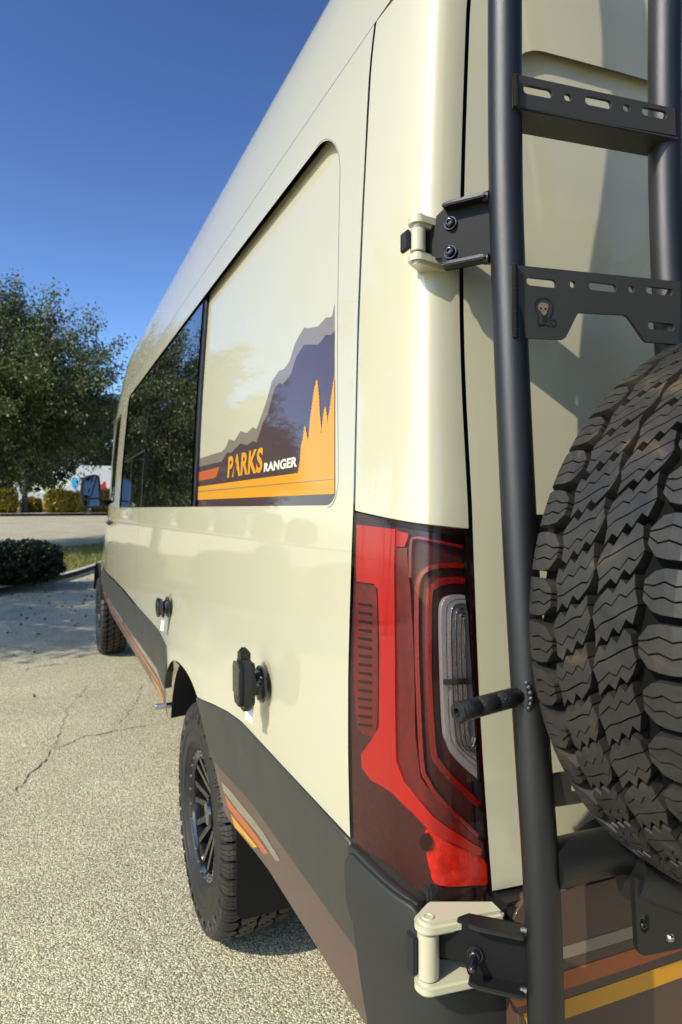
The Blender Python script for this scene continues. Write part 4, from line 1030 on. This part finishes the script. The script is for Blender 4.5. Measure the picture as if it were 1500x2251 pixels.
# more rungs below (behind the spare wheel) and above
for zr in (1.42, 1.08, 2.33):
    o_ = Vector((TXL, tubeY(zr) - 0.006, 0)); vp(slab('rung', rrect(0.005, zr - 0.022, 0.262, zr + 0.022, 0.003), [rrect(0.05, zr - 0.006, 0.10, zr + 0.006, 0.0058), rrect(0.16, zr - 0.006, 0.21, zr + 0.006, 0.0058)], o_, UX, UP, 0.005, 'plate', None, 0.001), lad)
# weld beads
def weld(name, pts, r, parent=lad, m='powder'):
    mb = MB()
    for p in pts: mb.lathe([(-r * 0.55, 0.0), (-r * 0.45, r * 0.7), (0, r), (r * 0.45, r * 0.7), (r * 0.55, 0)], p, (0.1, 0, 1), 10)
    return vp(mb.build(name, m), parent)
def weld_line(uvf, o_, pa, pb, n, r):
    a = uvf(*pa); b = uvf(*pb); weld('weld_bead', [o_ + UX * (a[0] + (b[0] - a[0]) * i / n) + Vector((0, 0, a[1] + (b[1] - a[1]) * i / n)) + NX * 0.003 for i in range(n + 1)], r)
weld_line(uv2, o2, (1129, 585), (1131, 741), 30, 0.0044)
weld_line(uv1, o1, (1131, 170), (1132, 234), 13, 0.0046)
# skull-and-shackle emblem on the wide rung: cut-outs as inlays, light through them painted pale
EM = lambda x, y: (1120 + x * 0.2533, 560 + y * 0.2533)
def emb(name, m, pts, off, holes=[]):
    P_ = [uv2(*EM(*p)) for p in pts]; H_ = [[uv2(*EM(*p)) for p in h] for h in holes]
    vp(slab(name, P_, H_, o2 + NX * off, UX, UP, 0.0012, m, None, 0), lad)
def band(path, wd): return strip_loop(smooth_path(path, 4), wd)
emb('emblem_outline', 'gap', band([(262, 610), (243, 585), (250, 545), (232, 500), (220, 440), (240, 395), (290, 376), (340, 392), (372, 440), (366, 500), (348, 548), (350, 585), (368, 600)], 4.5), 0.0008)
emb('emblem_bar', 'gap', [(285, 530), (328, 538), (328, 578), (286, 574)], 0.0008)
emb('emblem_feet', 'gap', band([(250, 618), (285, 605), (318, 606), (352, 622)], 4), 0.0008)
emb('emblem_nut', 'gap', band([(366, 572), (392, 568), (398, 596), (384, 620), (364, 618)], 4), 0.0008)
skull = smooth_path([(252, 455), (262, 425), (295, 416), (328, 430), (336, 465), (324, 490), (322, 510), (300, 528), (282, 508), (270, 490), (256, 480), (252, 455)], 3)[:-1]
emb('emblem_skull', 'vinyl_grey', skull, 0.0009, [[(262, 458), (280, 462), (284, 474), (272, 480), (262, 470)], [(302, 464), (322, 462), (324, 476), (312, 484), (303, 478)], [(292, 480), (299, 494), (288, 494)]])
# channel brackets that tie the rail to the hinges
def bracket(zc, h, p0, p1, wd):
    """U channel between hinge point p0 and rail point p1 (plan), height h"""
    a = Vector((*p0, 0)); b = Vector((*p1, 0)); t = (b - a).normalized(); n = Vector((-t.y, t.x, 0)); n = n if n.x < 0 else -n     # n points to the left, towards the viewer
    L = (b - a).length
    q = slab('bracket_web', [(0, zc - h * 0.30), (L * 0.30, zc - h * 0.30), (L * 0.34, zc - h / 2), (L, zc - h / 2), (L, zc + h / 2), (L * 0.34, zc + h / 2), (L * 0.22, zc + h * 0.40), (L * 0.20, zc + h * 0.26), (0, zc + h * 0.26)], [], a, t, UP, 0.006, 'matte_black', None, 0.0015); vp(q, lad)
    for sg in (1, -1):
        z0_ = zc + sg * (h / 2 - 0.002); o_ = a + t * (L * 0.36)
        o_ = Vector((o_.x, o_.y, zc + sg * (h / 2 - 0.003))); pl = [(0, -0.004), (L * 0.60, -0.004), (L * 0.60, wd * 1.0), (L * 0.12, wd), (0, wd * 0.8)]
        up = t.cross(n).z > 0
        o_.z += 0.003 if up else -0.003
        q = slab('bracket_flange', pl, [], o_, t, n, 0.006, 'powder', None, 0.0015); vp(q, lad)
        pe = b + n * (wd * 0.3) - t * (L * 0.05); mb = MB(); mb.lathe([(-0.006, 0.0), (-0.004, 0.007), (0.004, 0.008), (0.007, 0.0)], (pe.x, pe.y, z0_), t, 12); vp(mb.build('weld_bead', 'powder'), lad)
    return a, t, n, L
a, t, n, L = bracket(1.845, 0.092, (0.512, 0.850), (0.575, 0.763), 0.020)
def bolt(c, ax, r, parent=lad, m='gloss_black'):
    mb = MB(); mb.lathe([(0, r * 1.25), (r * 0.25, r * 1.2), (r * 0.25, r), (r * 0.9, r * 0.85), (r * 1.05, r * 0.6), (r * 1.05, r * 0.42), (r * 0.6, r * 0.4), (r * 0.6, 0)], c, ax, 18); vp(mb.build('bolt', m), parent)
for f, dzb in ((0.44, 0.020), (0.44, -0.022)):
    c = a + t * (L * f) + n * 0.002; bolt((c.x, c.y, 1.845 + dzb), n, 0.008)
a, t, n, L = bracket(0.866, 0.082, (0.486, 0.762), (0.573, 0.682), 0.024)
c = a + t * (L * 0.42) + n * 0.002; bolt((c.x, c.y, 0.858), n, 0.009)
mb = MB(); mb.lathe([(0, 0.0055), (0.022, 0.0055), (0.026, 0.003), (0.027, 0)], (c.x + n.x * 0.008, c.y + n.y * 0.008, 0.858), n, 14); vp(mb.build('stud', 'gloss_black'), lad)
# foot peg
pz = 1.205; pa = Vector((TXL - 0.018, tubeY(pz) - 0.004, pz)); pb = Vector((0.462, 0.682, pz - 0.006)); pd = (pb - pa).normalized(); PLn = (pb - pa).length
mb = MB(); r_ = 0.0125
pr = [(0.0, r_ * 0.8)]
for k in range(3):
    s0 = PLn * (0.14 + 0.28 * k); s1 = s0 + PLn * 0.25; pr += [(s0 - 0.002, r_ * 0.86), (s0, r_), (s1, r_), (s1 + 0.002, r_ * 0.86)]
pr += [(PLn - 0.002, r_ * 1.08), (PLn, r_ * 0.95), (PLn, r_ * 0.45), (PLn - 0.006, r_ * 0.4), (PLn - 0.006, 0)]
mb.lathe(pr, pa, pd, 28); peg = mb.build('foot_peg', mat('knurled_black_metal', (0.012, 0.012, 0.012), 0.3, metal=0.3, bump=0.9, bscale=700, bdist=0.002)); vp(peg, lad)
wp = [pa + Vector((0.004, math.cos(R(q)) * 0.017, math.sin(R(q)) * 0.021)) for q in range(0, 360, 20)]
mb = MB()
for p in wp: mb.lathe([(-0.005, 0.0), (-0.003, 0.004), (0, 0.005), (0.004, 0.003), (0.006, 0)], p, (1, 0, 0), 8)
vp(mb.build('weld_bead', 'powder'), lad)

# ------------------------------------------------------------------ spare wheel and carrier
SPX, SPY, SPZ = 0.918, 0.535, 1.315
sp = empty('spare_wheel', (SPX, SPY, SPZ)); tag(sp, 'chunky all terrain spare tyre carried behind the left rear door', 'spare wheel')
sp.rotation_euler = (0, 0, R(90))           # local -X (outer face) turns to -Y
TY2 = link('tyre', TYRE, None, sp)
for nm, m, me in RIM: link(nm, me, None, sp)
for k in range(PITCHN):
    for me in BLK:
        o = link('tread_block', me, None, TY2); o.rotation_euler = (-2 * math.pi * (k + 0.4) / PITCHN, 0, 0)
car = empty('tyre_carrier', (0.75, 0.62, 0.85)); tag(car, 'black tubular tyre carrier frame bolted below the spare wheel', 'tyre carrier')
mb = MB(); mb.tube([(0.600, 0.675, 0.985), (0.66, 0.672, 0.985), (0.735, 0.665, 0.985)], 0.030, 24); vp(mb.build('cross_tube', 'powder'), car)
mb = MB(); mb.tube([(0.712, 0.645, 0.965), (0.80, 0.615, 0.935), (0.95, 0.57, 0.885), (1.15, 0.55, 0.87)], 0.034, 28); vp(mb.build('lower_tube', 'powder'), car)
mb = MB(); mb.tube([(SPX, 0.62, SPZ), (SPX, 0.74, SPZ)], 0.05, 24); mb.tube([(SPX, 0.70, SPZ), (SPX, 0.67, 0.93)], 0.03, 20); vp(mb.build('spindle_post', 'powder'), car)
cpo = Vector((0.70, 0.618, 0)); CU = Vector((1, -0.16, 0)).normalized(); CN = Vector((-0.16, -1, 0)).normalized()
def uvc(px, py):
    p = on_plane(px, py, cpo, CN); return ((p - cpo).dot(CU), p.z)
cp = [uvc(*p) for p in ((1392, 1925), (1560, 1990), (1560, 2075), (1420, 2103), (1408, 2098), (1400, 2085))]
ch = [uvc(1418 + 8 * math.cos(R(q)), 2030 + (10 if math.sin(R(q)) > 0 else -10) + 9 * math.sin(R(q))) for q in range(0, 360, 20)]
vp(slab('gusset_plate', cp, [ch], cpo, CU, UP, 0.008, 'powder', None, 0.0015), car)
bp_ = on_plane(1473, 2061, cpo, CN); bolt(bp_ - CN * 0.0, CN, 0.0045, car, 'steel')
bp_ = on_plane(1418, 2038, cpo, CN); bolt(bp_ - CN * 0.006, CN, 0.0055, car)

# ------------------------------------------------------------------ suction-cup lamps on the side
def suction(px, py, boxed, label, sc_=1.0):
    Y, z = hit_side(px, py, -0.01); p = side(Y, z); X = p.x
    t_ = empty('suction_lamp', (X, Y, z)); tag(t_, label, 'suction lamp', 'lamps stuck on the van side')
    mb = MB(); mb.lathe([(0.0005, 0.050), (-0.002, 0.050), (-0.005, 0.044), (-0.006, 0.03), (-0.006, 0)], (X, Y, z), (1, 0, 0), 40); vp(mb.build('clear_cup', 'cup'), t_)
    mb = MB(); mb.lathe([(-0.006, 0.020), (-0.010, 0.036), (-0.012, 0.041), (-0.016, 0.041), (-0.019, 0.037), (-0.019, 0.028), (-0.030, 0.024), (-0.034, 0.020), (-0.034, 0.0)], (X, Y, z), (1, 0, 0), 44); vp(mb.build('locking_ring', 'gloss_black'), t_)
    for k in range(3):
        an = R(120 * k + 20); mb = MB(); mb.lathe([(-0.004, 0), (-0.003, 0.003), (0.004, 0.003)], (X - 0.020, Y + 0.032 * math.cos(an), z + 0.032 * math.sin(an)), (1, 0, 0), 10); vp(mb.build('ring_screw', 'steel'), t_)
    if boxed:
        mb = MB(); mb.lathe([(-0.030, 0.024), (-0.040, 0.024)], (X, Y, z), (1, 0, 0), 30); vp(mb.build('pivot_plate', 'clad'), t_)
        V = slab('lamp_body', [(-0.030, -0.036), (-0.022, -0.058), (0.022, -0.062), (0.034, -0.050), (0.036, 0.035), (0.026, 0.050), (-0.024, 0.050), (-0.034, 0.038)], [], (X - 0.070, Y, z + 0.012), (0, -1, 0), (0, 0, 1), 0.036, 'black', None, 0.010); vp(V, t_)
        V = slab('lamp_window', [(-0.024, -0.030), (0.024, -0.030), (0.026, 0.030), (0.018, 0.040), (-0.018, 0.040), (-0.026, 0.030)], [], (X - 0.0716, Y, z + 0.014), (0, -1, 0), (0, 0, 1), 0.004, 'mirror', None, 0.001); vp(V, t_)
        mb = MB(); mb.box((X - 0.052, Y, z + 0.068), (0.022, 0.034, 0.020)); mb.box((X - 0.052, Y + 0.006, z + 0.079), (0.016, 0.012, 0.010)); mb.box((X - 0.052, Y - 0.010, z + 0.078), (0.016, 0.010, 0.010)); vp(mb.build('top_clip', 'black', bevel=0.003), t_)
        tz, tx = z - 0.020, X - 0.036
    else:
        mb = MB(); mb.lathe([(-0.036, 0.0), (-0.036, 0.034), (-0.050, 0.038), (-0.054, 0.036), (-0.054, 0.0)], (X, Y, z), (1, 0, 0), 36); vp(mb.build('lamp_body', 'gloss_black'), t_)
        mb = MB(); mb.lathe([(-0.0545, 0.030), (-0.056, 0.028), (-0.056, 0.0)], (X, Y, z), (1, 0, 0), 30); vp(mb.build('lamp_window', 'mirror'), t_)
        tz, tx = z - 0.030, X - 0.030
    tg = slab('paper_tag', [(-0.018, -0.060), (0.018, -0.060), (0.018, 0.006), (-0.018, 0.006)], [], (tx, Y, tz), (0.15, -1, 0), (0.10, 0, 1), 0.0006, 'paper', None, 0); vp(tg, t_)
    vp(slab('tag_header', [(-0.018, -0.010), (0.018, -0.010), (0.018, 0.006), (-0.018, 0.006)], [], (tx - 0.0004, Y, tz), (0.15, -1, 0), (0.10, 0, 1), 0.0004, 'brownpaper', None, 0), tg)
    return t_
suction(577, 1503, True, 'black boxy lamp on a suction cup above the rear wheel cladding')
suction(371, 1334, False, 'round black lamp disc on a suction cup ahead of the rear wheel')
# ------------------------------------------------------------------ trees, shrubs
def leaf_mesh(name, centres, n_each, spread, size, seed, flat=0.0, tintf=None):
    import numpy as np
    r = np.random.default_rng(seed); C = np.array(centres, float)
    P_ = np.repeat(C, n_each, axis=0); n = len(P_)
    P_ = P_ + r.normal(0, 1, (n, 3)) * np.array([spread, spread, spread * (1 - flat)])
    u = r.normal(0, 1, (n, 3)); u /= np.linalg.norm(u, axis=1)[:, None]
    v = r.normal(0, 1, (n, 3)); v -= u * (u * v).sum(1)[:, None]; v /= np.linalg.norm(v, axis=1)[:, None]
    s = size * r.uniform(0.6, 1.3, (n, 1)); a = u * s; b = v * s * 0.5
    V = np.empty((n, 4, 3)); V[:, 0] = P_ - a; V[:, 1] = P_ + b; V[:, 2] = P_ + a; V[:, 3] = P_ - b
    me = bpy.data.meshes.new(name); me.vertices.add(4 * n); me.vertices.foreach_set('co', V.reshape(-1))
    me.loops.add(4 * n); me.loops.foreach_set('vertex_index', np.arange(4 * n, dtype=np.int32))
    me.polygons.add(n); me.polygons.foreach_set('loop_start', np.arange(0, 4 * n, 4, dtype=np.int32)); me.update(calc_edges=True)
    ct = np.repeat(r.uniform(0.1, 0.7, len(C)), n_each)
    tint_attr(me, np.clip(ct + r.normal(0, 0.2, n), 0, 1).astype(np.float32))
    return me
def make_tree(name, loc, label, trunk_h, trunk_r, cc, rad, ntwig, per, lsize, lm, seed, cat='tree', group=None, sprigs=0, spread=0.26):
    r = random.Random(seed); root = empty(name, loc); tag(root, label, cat, group)
    mb = MB(); top = Vector((r.uniform(-.1, .1), r.uniform(-.1, .1), trunk_h))
    mb.tube([(0, 0, -0.1), (0.01, 0.02, 0.2), (top.x * 0.5, top.y * 0.5, trunk_h * 0.5), top], [trunk_r * 1.5, trunk_r * 1.1, trunk_r, trunk_r * 0.9], 12)
    cc = Vector(cc); nodes = []
    nl = 11
    for k in range(nl):
        a = 2 * math.pi * (k + r.uniform(-.3, .3)) / nl; el = r.uniform(-0.25, 1.0)
        e = cc + Vector((math.cos(a) * math.cos(el) * rad[0], math.sin(a) * math.cos(el) * rad[1], math.sin(el) * rad[2])) * r.uniform(0.55, 0.8)
        mid_ = top.lerp(e, 0.5) + Vector((r.uniform(-.3, .3), r.uniform(-.3, .3), r.uniform(0.1, .5)))
        pts = [top, top.lerp(mid_, 0.6) + Vector((0, 0, 0.1)), mid_, mid_.lerp(e, 0.5) + Vector((0, 0, r.uniform(-.1, .2))), e]
        mb.tube(pts, [trunk_r * 0.6, trunk_r * 0.45, trunk_r * 0.33, trunk_r * 0.2, trunk_r * 0.08], 7)
        for i in range(1, 5):
            nodes.append(pts[i]); nodes.append(pts[i].lerp(pts[i - 1], 0.5))
    cl = []
    for k in range(ntwig):
        while True:
            d = Vector((r.gauss(0, 1), r.gauss(0, 1), r.gauss(0, 1))).normalized()
            nz = 1 + 0.38 * noise.noise(d * 2.1 + Vector((seed, 0, 0)))
            q = r.uniform(0.25, 1.0) ** 0.5 * nz
            p = cc + Vector((d.x * rad[0], d.y * rad[1], d.z * rad[2])) * q
            if p.z > trunk_h * 0.62: break
        nd = min(nodes, key=lambda w_: (w_ - p).length_squared)
        m1 = nd.lerp(p, 0.55) + Vector((r.uniform(-.15, .15), r.uniform(-.15, .15), r.uniform(0, .25)))
        tip = p + (p - cc).normalized() * r.uniform(0, 0.35) + Vector((0, 0, r.uniform(-.3, .15)))
        mb.tube([nd, m1, p, tip], [0.022, 0.015, 0.009, 0.004], 4, False)
        for j in range(4): cl.append(tuple(m1.lerp(p, 0.3 + 0.7 * j / 3)))
        cl.append(tuple(tip))
    for k in range(sprigs):
        a = r.uniform(0, 6.28); el = r.uniform(-0.1, 1.35); d = Vector((math.cos(a) * math.cos(el), math.sin(a) * math.cos(el), math.sin(el)))
        p = cc + Vector((d.x * rad[0], d.y * rad[1], d.z * rad[2])) * 0.95; L = r.uniform(0.7, 1.5); bend = Vector((r.uniform(-.3, .3), r.uniform(-.3, .3), r.uniform(-.6, .3)))
        pts = [p + d * L * t + bend * t * t * 0.7 for t in (0, 0.35, 0.7, 1.0)]
        mb.tube(pts, [0.014, 0.010, 0.006, 0.003], 4, False)
        for j in range(9): 
            q = pts[0].lerp(pts[-1], 0.1 + 0.9 * j / 8) if j < 8 else pts[-1]
            if r.random() < 0.85: cl.append(tuple(q))
    link('trunk', mb.mesh('trunk'), 'bark', root)
    link('crown', leaf_mesh('crown', cl, per, spread, lsize, seed, 0.2), lm, root)
    return root
def g(x, y, dz=0.0): return (x, y, gz(x, y) + dz)
OAK = make_tree('oak_tree', g(-2.35, 21.3, 0.1), 'large oak with drooping sprigs standing on the kerbed verge ahead of the van', 2.1, 0.16, (0.75, 0, 3.95), (3.4, 3.4, 2.55), 600, 27, 0.052, 'leaf_oak', 3, sprigs=150, spread=0.15)
OAK2 = make_tree('oak_tree', g(-7.4, 8.6, 0.1), 'oak on the verge beside the shaded stretch of kerb', 2.2, 0.16, (0.3, 0, 5.0), (3.6, 3.6, 2.6), 300, 26, 0.07, 'leaf_oak', 11, spread=0.24)
make_tree('oak_tree', g(-0.95, 37.6, 0.13), 'slim trunked oak behind the golden hedge by the white pickup', 2.6, 0.13, (0.4, 0, 5.6), (3.4, 3.2, 3.0), 260, 22, 0.085, 'leaf_oak', 21, spread=0.28)
far_proto = make_tree('background_tree', g(6.0, 58), 'dark tree behind the white box trailer', 2.5, 0.22, (0, 0, 5.6), (5.2, 4.6, 4.0), 240, 22, 0.17, 'leaf_far', 31, spread=0.45)
for i, (x, y, s_, lb) in enumerate(((-1.5, 60, 1.15, 'tall dark tree behind the white pickup'), (-8.5, 57, 1.0, 'dark tree beyond the hedge, left of the white pickup'), (-16, 62, 1.2, 'broad dark tree at the far end of the hedge'),
                                   (12.5, 62, 1.1, 'dark tree beyond the trailer, hidden mostly by the van'))):
    c = copy_tree(far_proto); c.location = g(x, y); c.scale = (s_,) * 3; c.rotation_euler = (0, 0, 1.3 * i + 0.7); c['label'] = lb
for i, (x, y, s_, lb) in enumerate(((7.0, -10, 0.9, 'unseen full crowned tree added behind the van to shade and be mirrored in its rear door'), (13.5, -8.5, 0.95, 'unseen broad tree added behind the van beside the full crowned one'), (19.5, -4.0, 1.05, 'unseen spreading tree added off the far rear corner of the van'), (-9.5, -17, 1.0, 'unseen tree added across the lot behind the camera position'), (24, 3, 1.1, 'large tree on the far side of the van'))):  # unseen trees, the row behind added to cut sky fill on the rear door
    c = copy_tree(far_proto); c.location = g(x, y); c.scale = (s_,) * 3; c.rotation_euler = (0, 0, 2.1 * i); c['label'] = lb
def make_shrub(name, loc, rx, ry, rz, label, lm, n, lsize, seed, cat='shrub', group=None, boxy=2.6):
    r = random.Random(seed); root = empty(name, loc); tag(root, label, cat, group); cl = []
    def shape(d, q):
        e = 2.0 / boxy
        f = lambda v: math.copysign(abs(v) ** e, v)
        nz = 1 + 0.10 * noise.noise(d * 3.0 + Vector((seed * 1.7, 0, 0)))
        return Vector((f(d.x) * rx * q * nz, f(d.y) * ry * q * nz, rz + f(d.z) * rz * q * nz))
    for k in range(n):
        d = Vector((r.gauss(0, 1), r.gauss(0, 1), r.gauss(0, 1))).normalized(); p = shape(d, r.uniform(0.86, 1.03)); cl.append((p.x, p.y, max(0.03, p.z)))
    link('foliage', leaf_mesh('foliage', cl, 5, lsize * 0.8, lsize, seed), lm, root)
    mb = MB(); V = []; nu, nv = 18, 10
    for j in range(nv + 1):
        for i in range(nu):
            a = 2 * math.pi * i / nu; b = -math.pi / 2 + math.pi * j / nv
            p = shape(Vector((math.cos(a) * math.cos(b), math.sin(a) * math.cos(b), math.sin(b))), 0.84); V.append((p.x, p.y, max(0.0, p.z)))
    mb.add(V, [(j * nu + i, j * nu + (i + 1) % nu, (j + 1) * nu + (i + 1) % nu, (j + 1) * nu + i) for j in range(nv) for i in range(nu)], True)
    me = mb.mesh('dark_core'); tint_attr(me, [0.05] * len(me.polygons)); link('dark_core', me, lm, root)  # added solid core; shade inside the foliage put into a dark tint
    return root
make_shrub('clipped_bush', g(-0.50, 13.2, 0.12), 0.80, 0.75, 0.37, 'dark green clipped bush on the planting bed nearest the tip of the verge', 'leaf_dark', 4200, 0.028, 1, 'bush', 'clipped bushes in the planting bed')
make_shrub('clipped_bush', g(-2.75, 12.6, 0.12), 1.0, 0.8, 0.42, 'dark green clipped bush in the middle of the planting bed', 'leaf_dark', 3000, 0.032, 2, 'bush', 'clipped bushes in the planting bed')
make_shrub('clipped_bush', g(-5.2, 12.1, 0.12), 1.05, 0.8, 0.44, 'dark green clipped bush at the far end of the planting bed', 'leaf_dark', 3000, 0.032, 3, 'bush', 'clipped bushes in the planting bed')
def on_depth(px, y): 
    d = ray(px, 1118); return d.x / d.y * y
hed = [(4, 37.4, 0.70, 0.68, 'golden hedge bush left of the slim oak trunk'), (68, 38.6, 0.50, 0.42, 'small low golden hedge bush in front of the white pickup'), (127, 37.5, 0.62, 0.66, 'rounded golden hedge bush between pickup and trailer'),
       (163, 37.7, 0.60, 0.60, 'golden hedge bush in front of the colourful trailer'), (228, 38.2, 0.7, 0.66, 'golden hedge bush seen between the mirror and the van door')]
for i, (px, y, rx_, rz_, lb) in enumerate(hed):
    make_shrub('hedge_bush', g(on_depth(px, y), y, 0.0), rx_, 0.6, rz_, lb, 'leaf_gold', 900, 0.07, 40 + i, 'hedge', 'golden hedge bushes along the pavement')
for i in range(5):
    make_shrub('hedge_bush', g(-4.6 - 2.3 * i, 37.5 + 0.1 * i, 0.0), 1.0, 0.6, 0.8 + 0.05 * (i % 2), 'golden hedge bush on the pavement, ' + ('next after the slim oak', 'second after the slim oak', 'third after the slim oak', 'fourth after the slim oak', 'last of the row')[i], 'leaf_gold', 700, 0.075, 60 + i, 'hedge', 'golden hedge bushes farther along')
# fallen leaves along the kerb and under the tree
def litter():
    import numpy as np
    r = random.Random(19); c = []
    while len(c) < 420:
        x = r.gauss(-1.0, 2.4); y = r.gauss(11.2, 2.6)
        if pip(x, y, [ISLAND]) or y < 3.5 or 0.2 < x < 2.8 and y < 8.5: continue
        c.append((x, y, gz(x, y) + 0.012))
    me = leaf_mesh('leaf_litter', c, 1, 0.0, 0.028, 9, 1.0)
    tag(link('leaf_litter', me, mat_leaf('dry_fallen_leaves', (0.10, 0.055, 0.02), (0.17, 0.10, 0.03), (0.25, 0.16, 0.05), 0.1)), 'scattered dry fallen leaves on the pavement along the kerb', 'leaves', kind='stuff')
litter()
# flowering shrub mirrored in the van side
fl = make_shrub('flowering_shrub', g(-4.3, 15.3, 0.1), 0.45, 0.45, 0.55, 'loose flowering shrub with pink blooms on the verge', 'leaf_oak', 260, 0.05, 77, 'shrub')
tag(link('blooms', leaf_mesh('blooms', [(rnd.gauss(0, .3), rnd.gauss(0, .3), 0.6 + rnd.gauss(0, .25)) for _ in range(60)], 4, 0.05, 0.04, 5), 'flower', fl), kind='stuff')

# ------------------------------------------------------------------ far vehicles
def small_wheel(parent, x, y, z, r=0.38):
    w_ = empty('wheel', (x, y, z)); vp(w_, parent)
    mb = MB(); mb.lathe([(-0.12, 0.20), (-0.13, 0.24), (-0.13, r - 0.05), (-0.10, r), (0.10, r), (0.13, r - 0.05), (0.13, 0.2)], (x, y, z), (0, 1, 0), 28); vp(mb.build('tyre', 'sidewall'), w_)
    mb = MB(); mb.lathe([(-0.10, 0.21), (-0.11, 0.20), (-0.07, 0.16), (-0.09, 0.06), (-0.11, 0.05), (-0.11, 0)], (x, y, z), (0, 1, 0), 24); vp(mb.build('rim', 'steel'), w_)
def pickup():
    y = 42.5; x1 = on_depth(118, y); x0 = x1 - 5.6; z = gz(0, y)
    t_ = empty('pickup_truck', ((x0 + x1) / 2, y, z)); tag(t_, 'white pickup truck parked behind the golden hedge', 'truck')
    def sl(name, pts, m, yy, th, bev=0.03, holes=[]): vp(slab(name, [(x0 + a, z + b) for a, b in pts], [[(x0 + a, z + b) for a, b in h] for h in holes], (0, yy, 0), (1, 0, 0), (0, 0, 1), th, m, None, bev), t_)
    wa = lambda c: [(c + 0.48 * math.cos(R(q)), 0.42 + 0.48 * math.sin(R(q))) for q in range(180, -1, -18)]
    sl('body', [(0.0, 0.55), (0.02, 1.0), (0.3, 1.12), (1.5, 1.18), (5.6, 1.18), (5.6, 0.55), (4.88, 0.50)] + [(4.36 + 0.48 * math.cos(R(q)), 0.46 + 0.48 * math.sin(R(q))) for q in range(0, 181, 18)] + [(3.8, 0.45), (1.55, 0.45)] + [(1.0 + 0.48 * math.cos(R(q)), 0.46 + 0.48 * math.sin(R(q))) for q in range(0, 181, 18)] + [(0.45, 0.5)], 'white_metal', y - 0.95, 1.9)
    sl('cab', [(1.45, 1.18), (2.05, 1.78), (2.5, 1.86), (3.45, 1.86), (3.75, 1.76), (3.85, 1.18)], 'white_metal', y - 0.82, 1.64)
    sl('cab_window', [(1.72, 1.24), (2.12, 1.70), (2.62, 1.72), (2.66, 1.24)], 'glass', y - 0.835, 0.02, 0.004); sl('cab_window', [(2.74, 1.24), (2.72, 1.72), (3.4, 1.72), (3.6, 1.24)], 'glass', y - 0.835, 0.02, 0.004)
    sl('tail_lamp', [(5.50, 0.80), (5.61, 0.80), (5.61, 1.10), (5.50, 1.10)], 'lamp_deep', y - 0.955, 0.12, 0.01)
    sl('rear_bumper', [(5.45, 0.52), (5.75, 0.52), (5.75, 0.70), (5.45, 0.70)], 'steel', y - 0.93, 1.86, 0.02)
    for xx in (x0 + 1.0, x0 + 4.36):
        for yy in (y - 0.84, y + 0.84): small_wheel(t_, xx, yy, z + 0.38)
pickup()
def trailer():
    y = 47; x0 = on_depth(146, y); x1 = x0 + 6.2; z = gz(0, y)
    t_ = empty('box_trailer', ((x0 + x1) / 2, y, z)); tag(t_, 'white box trailer with bright painted blobs on its side', 'trailer')
    def sl(name, pts, m, yy, th, bev=0.03): return vp(slab(name, pts, [], (0, yy, 0), (1, 0, 0), (0, 0, 1), th, m, None, bev), t_)
    sl('box', rrect(x0 + 0.6, z + 0.55, x1, z + 3.05, [0.05, 0.05, 0.25, 0.35]), 'white_metal', y - 1.1, 2.2, 0.05)
    sl('nose', [(x0 - 0.7, z + 0.6), (x0 - 0.7, z + 1.1), (x0 - 0.2, z + 1.35), (x0 + 0.35, z + 2.3), (x0 + 0.62, z + 2.4), (x0 + 0.62, z + 0.6)], 'white_metal', y - 1.05, 2.1, 0.05)
    r = random.Random(4); cols = [(0.02, 0.35, 0.65), (0.75, 0.60, 0.02), (0.70, 0.08, 0.40), (0.60, 0.03, 0.03), (0.75, 0.10, 0.30), (0.15, 0.08, 0.12), (0.05, 0.45, 0.75)]
    pos = [(1.05, 1.55), (1.45, 1.60), (1.85, 1.52), (2.25, 1.6), (2.8, 1.6), (3.3, 1.55), (0.5, 1.85)]
    for k, (c, (dx, dz_)) in enumerate(zip(cols, pos)):
        pl = [(x0 + dx + 0.23 * math.cos(R(q)) * r.uniform(.6, 1.15), z + dz_ + 0.4 * math.sin(R(q)) * r.uniform(.6, 1.15)) for q in range(0, 360, 30)]
        sl('painted_blob', pl, mat('blob_paint', c, 0.5), y - 1.106, 0.004, 0)
    for xx in (x1 - 2.2, x1 - 1.4): small_wheel(t_, xx, y - 1.0, z + 0.36, 0.36)
trailer()
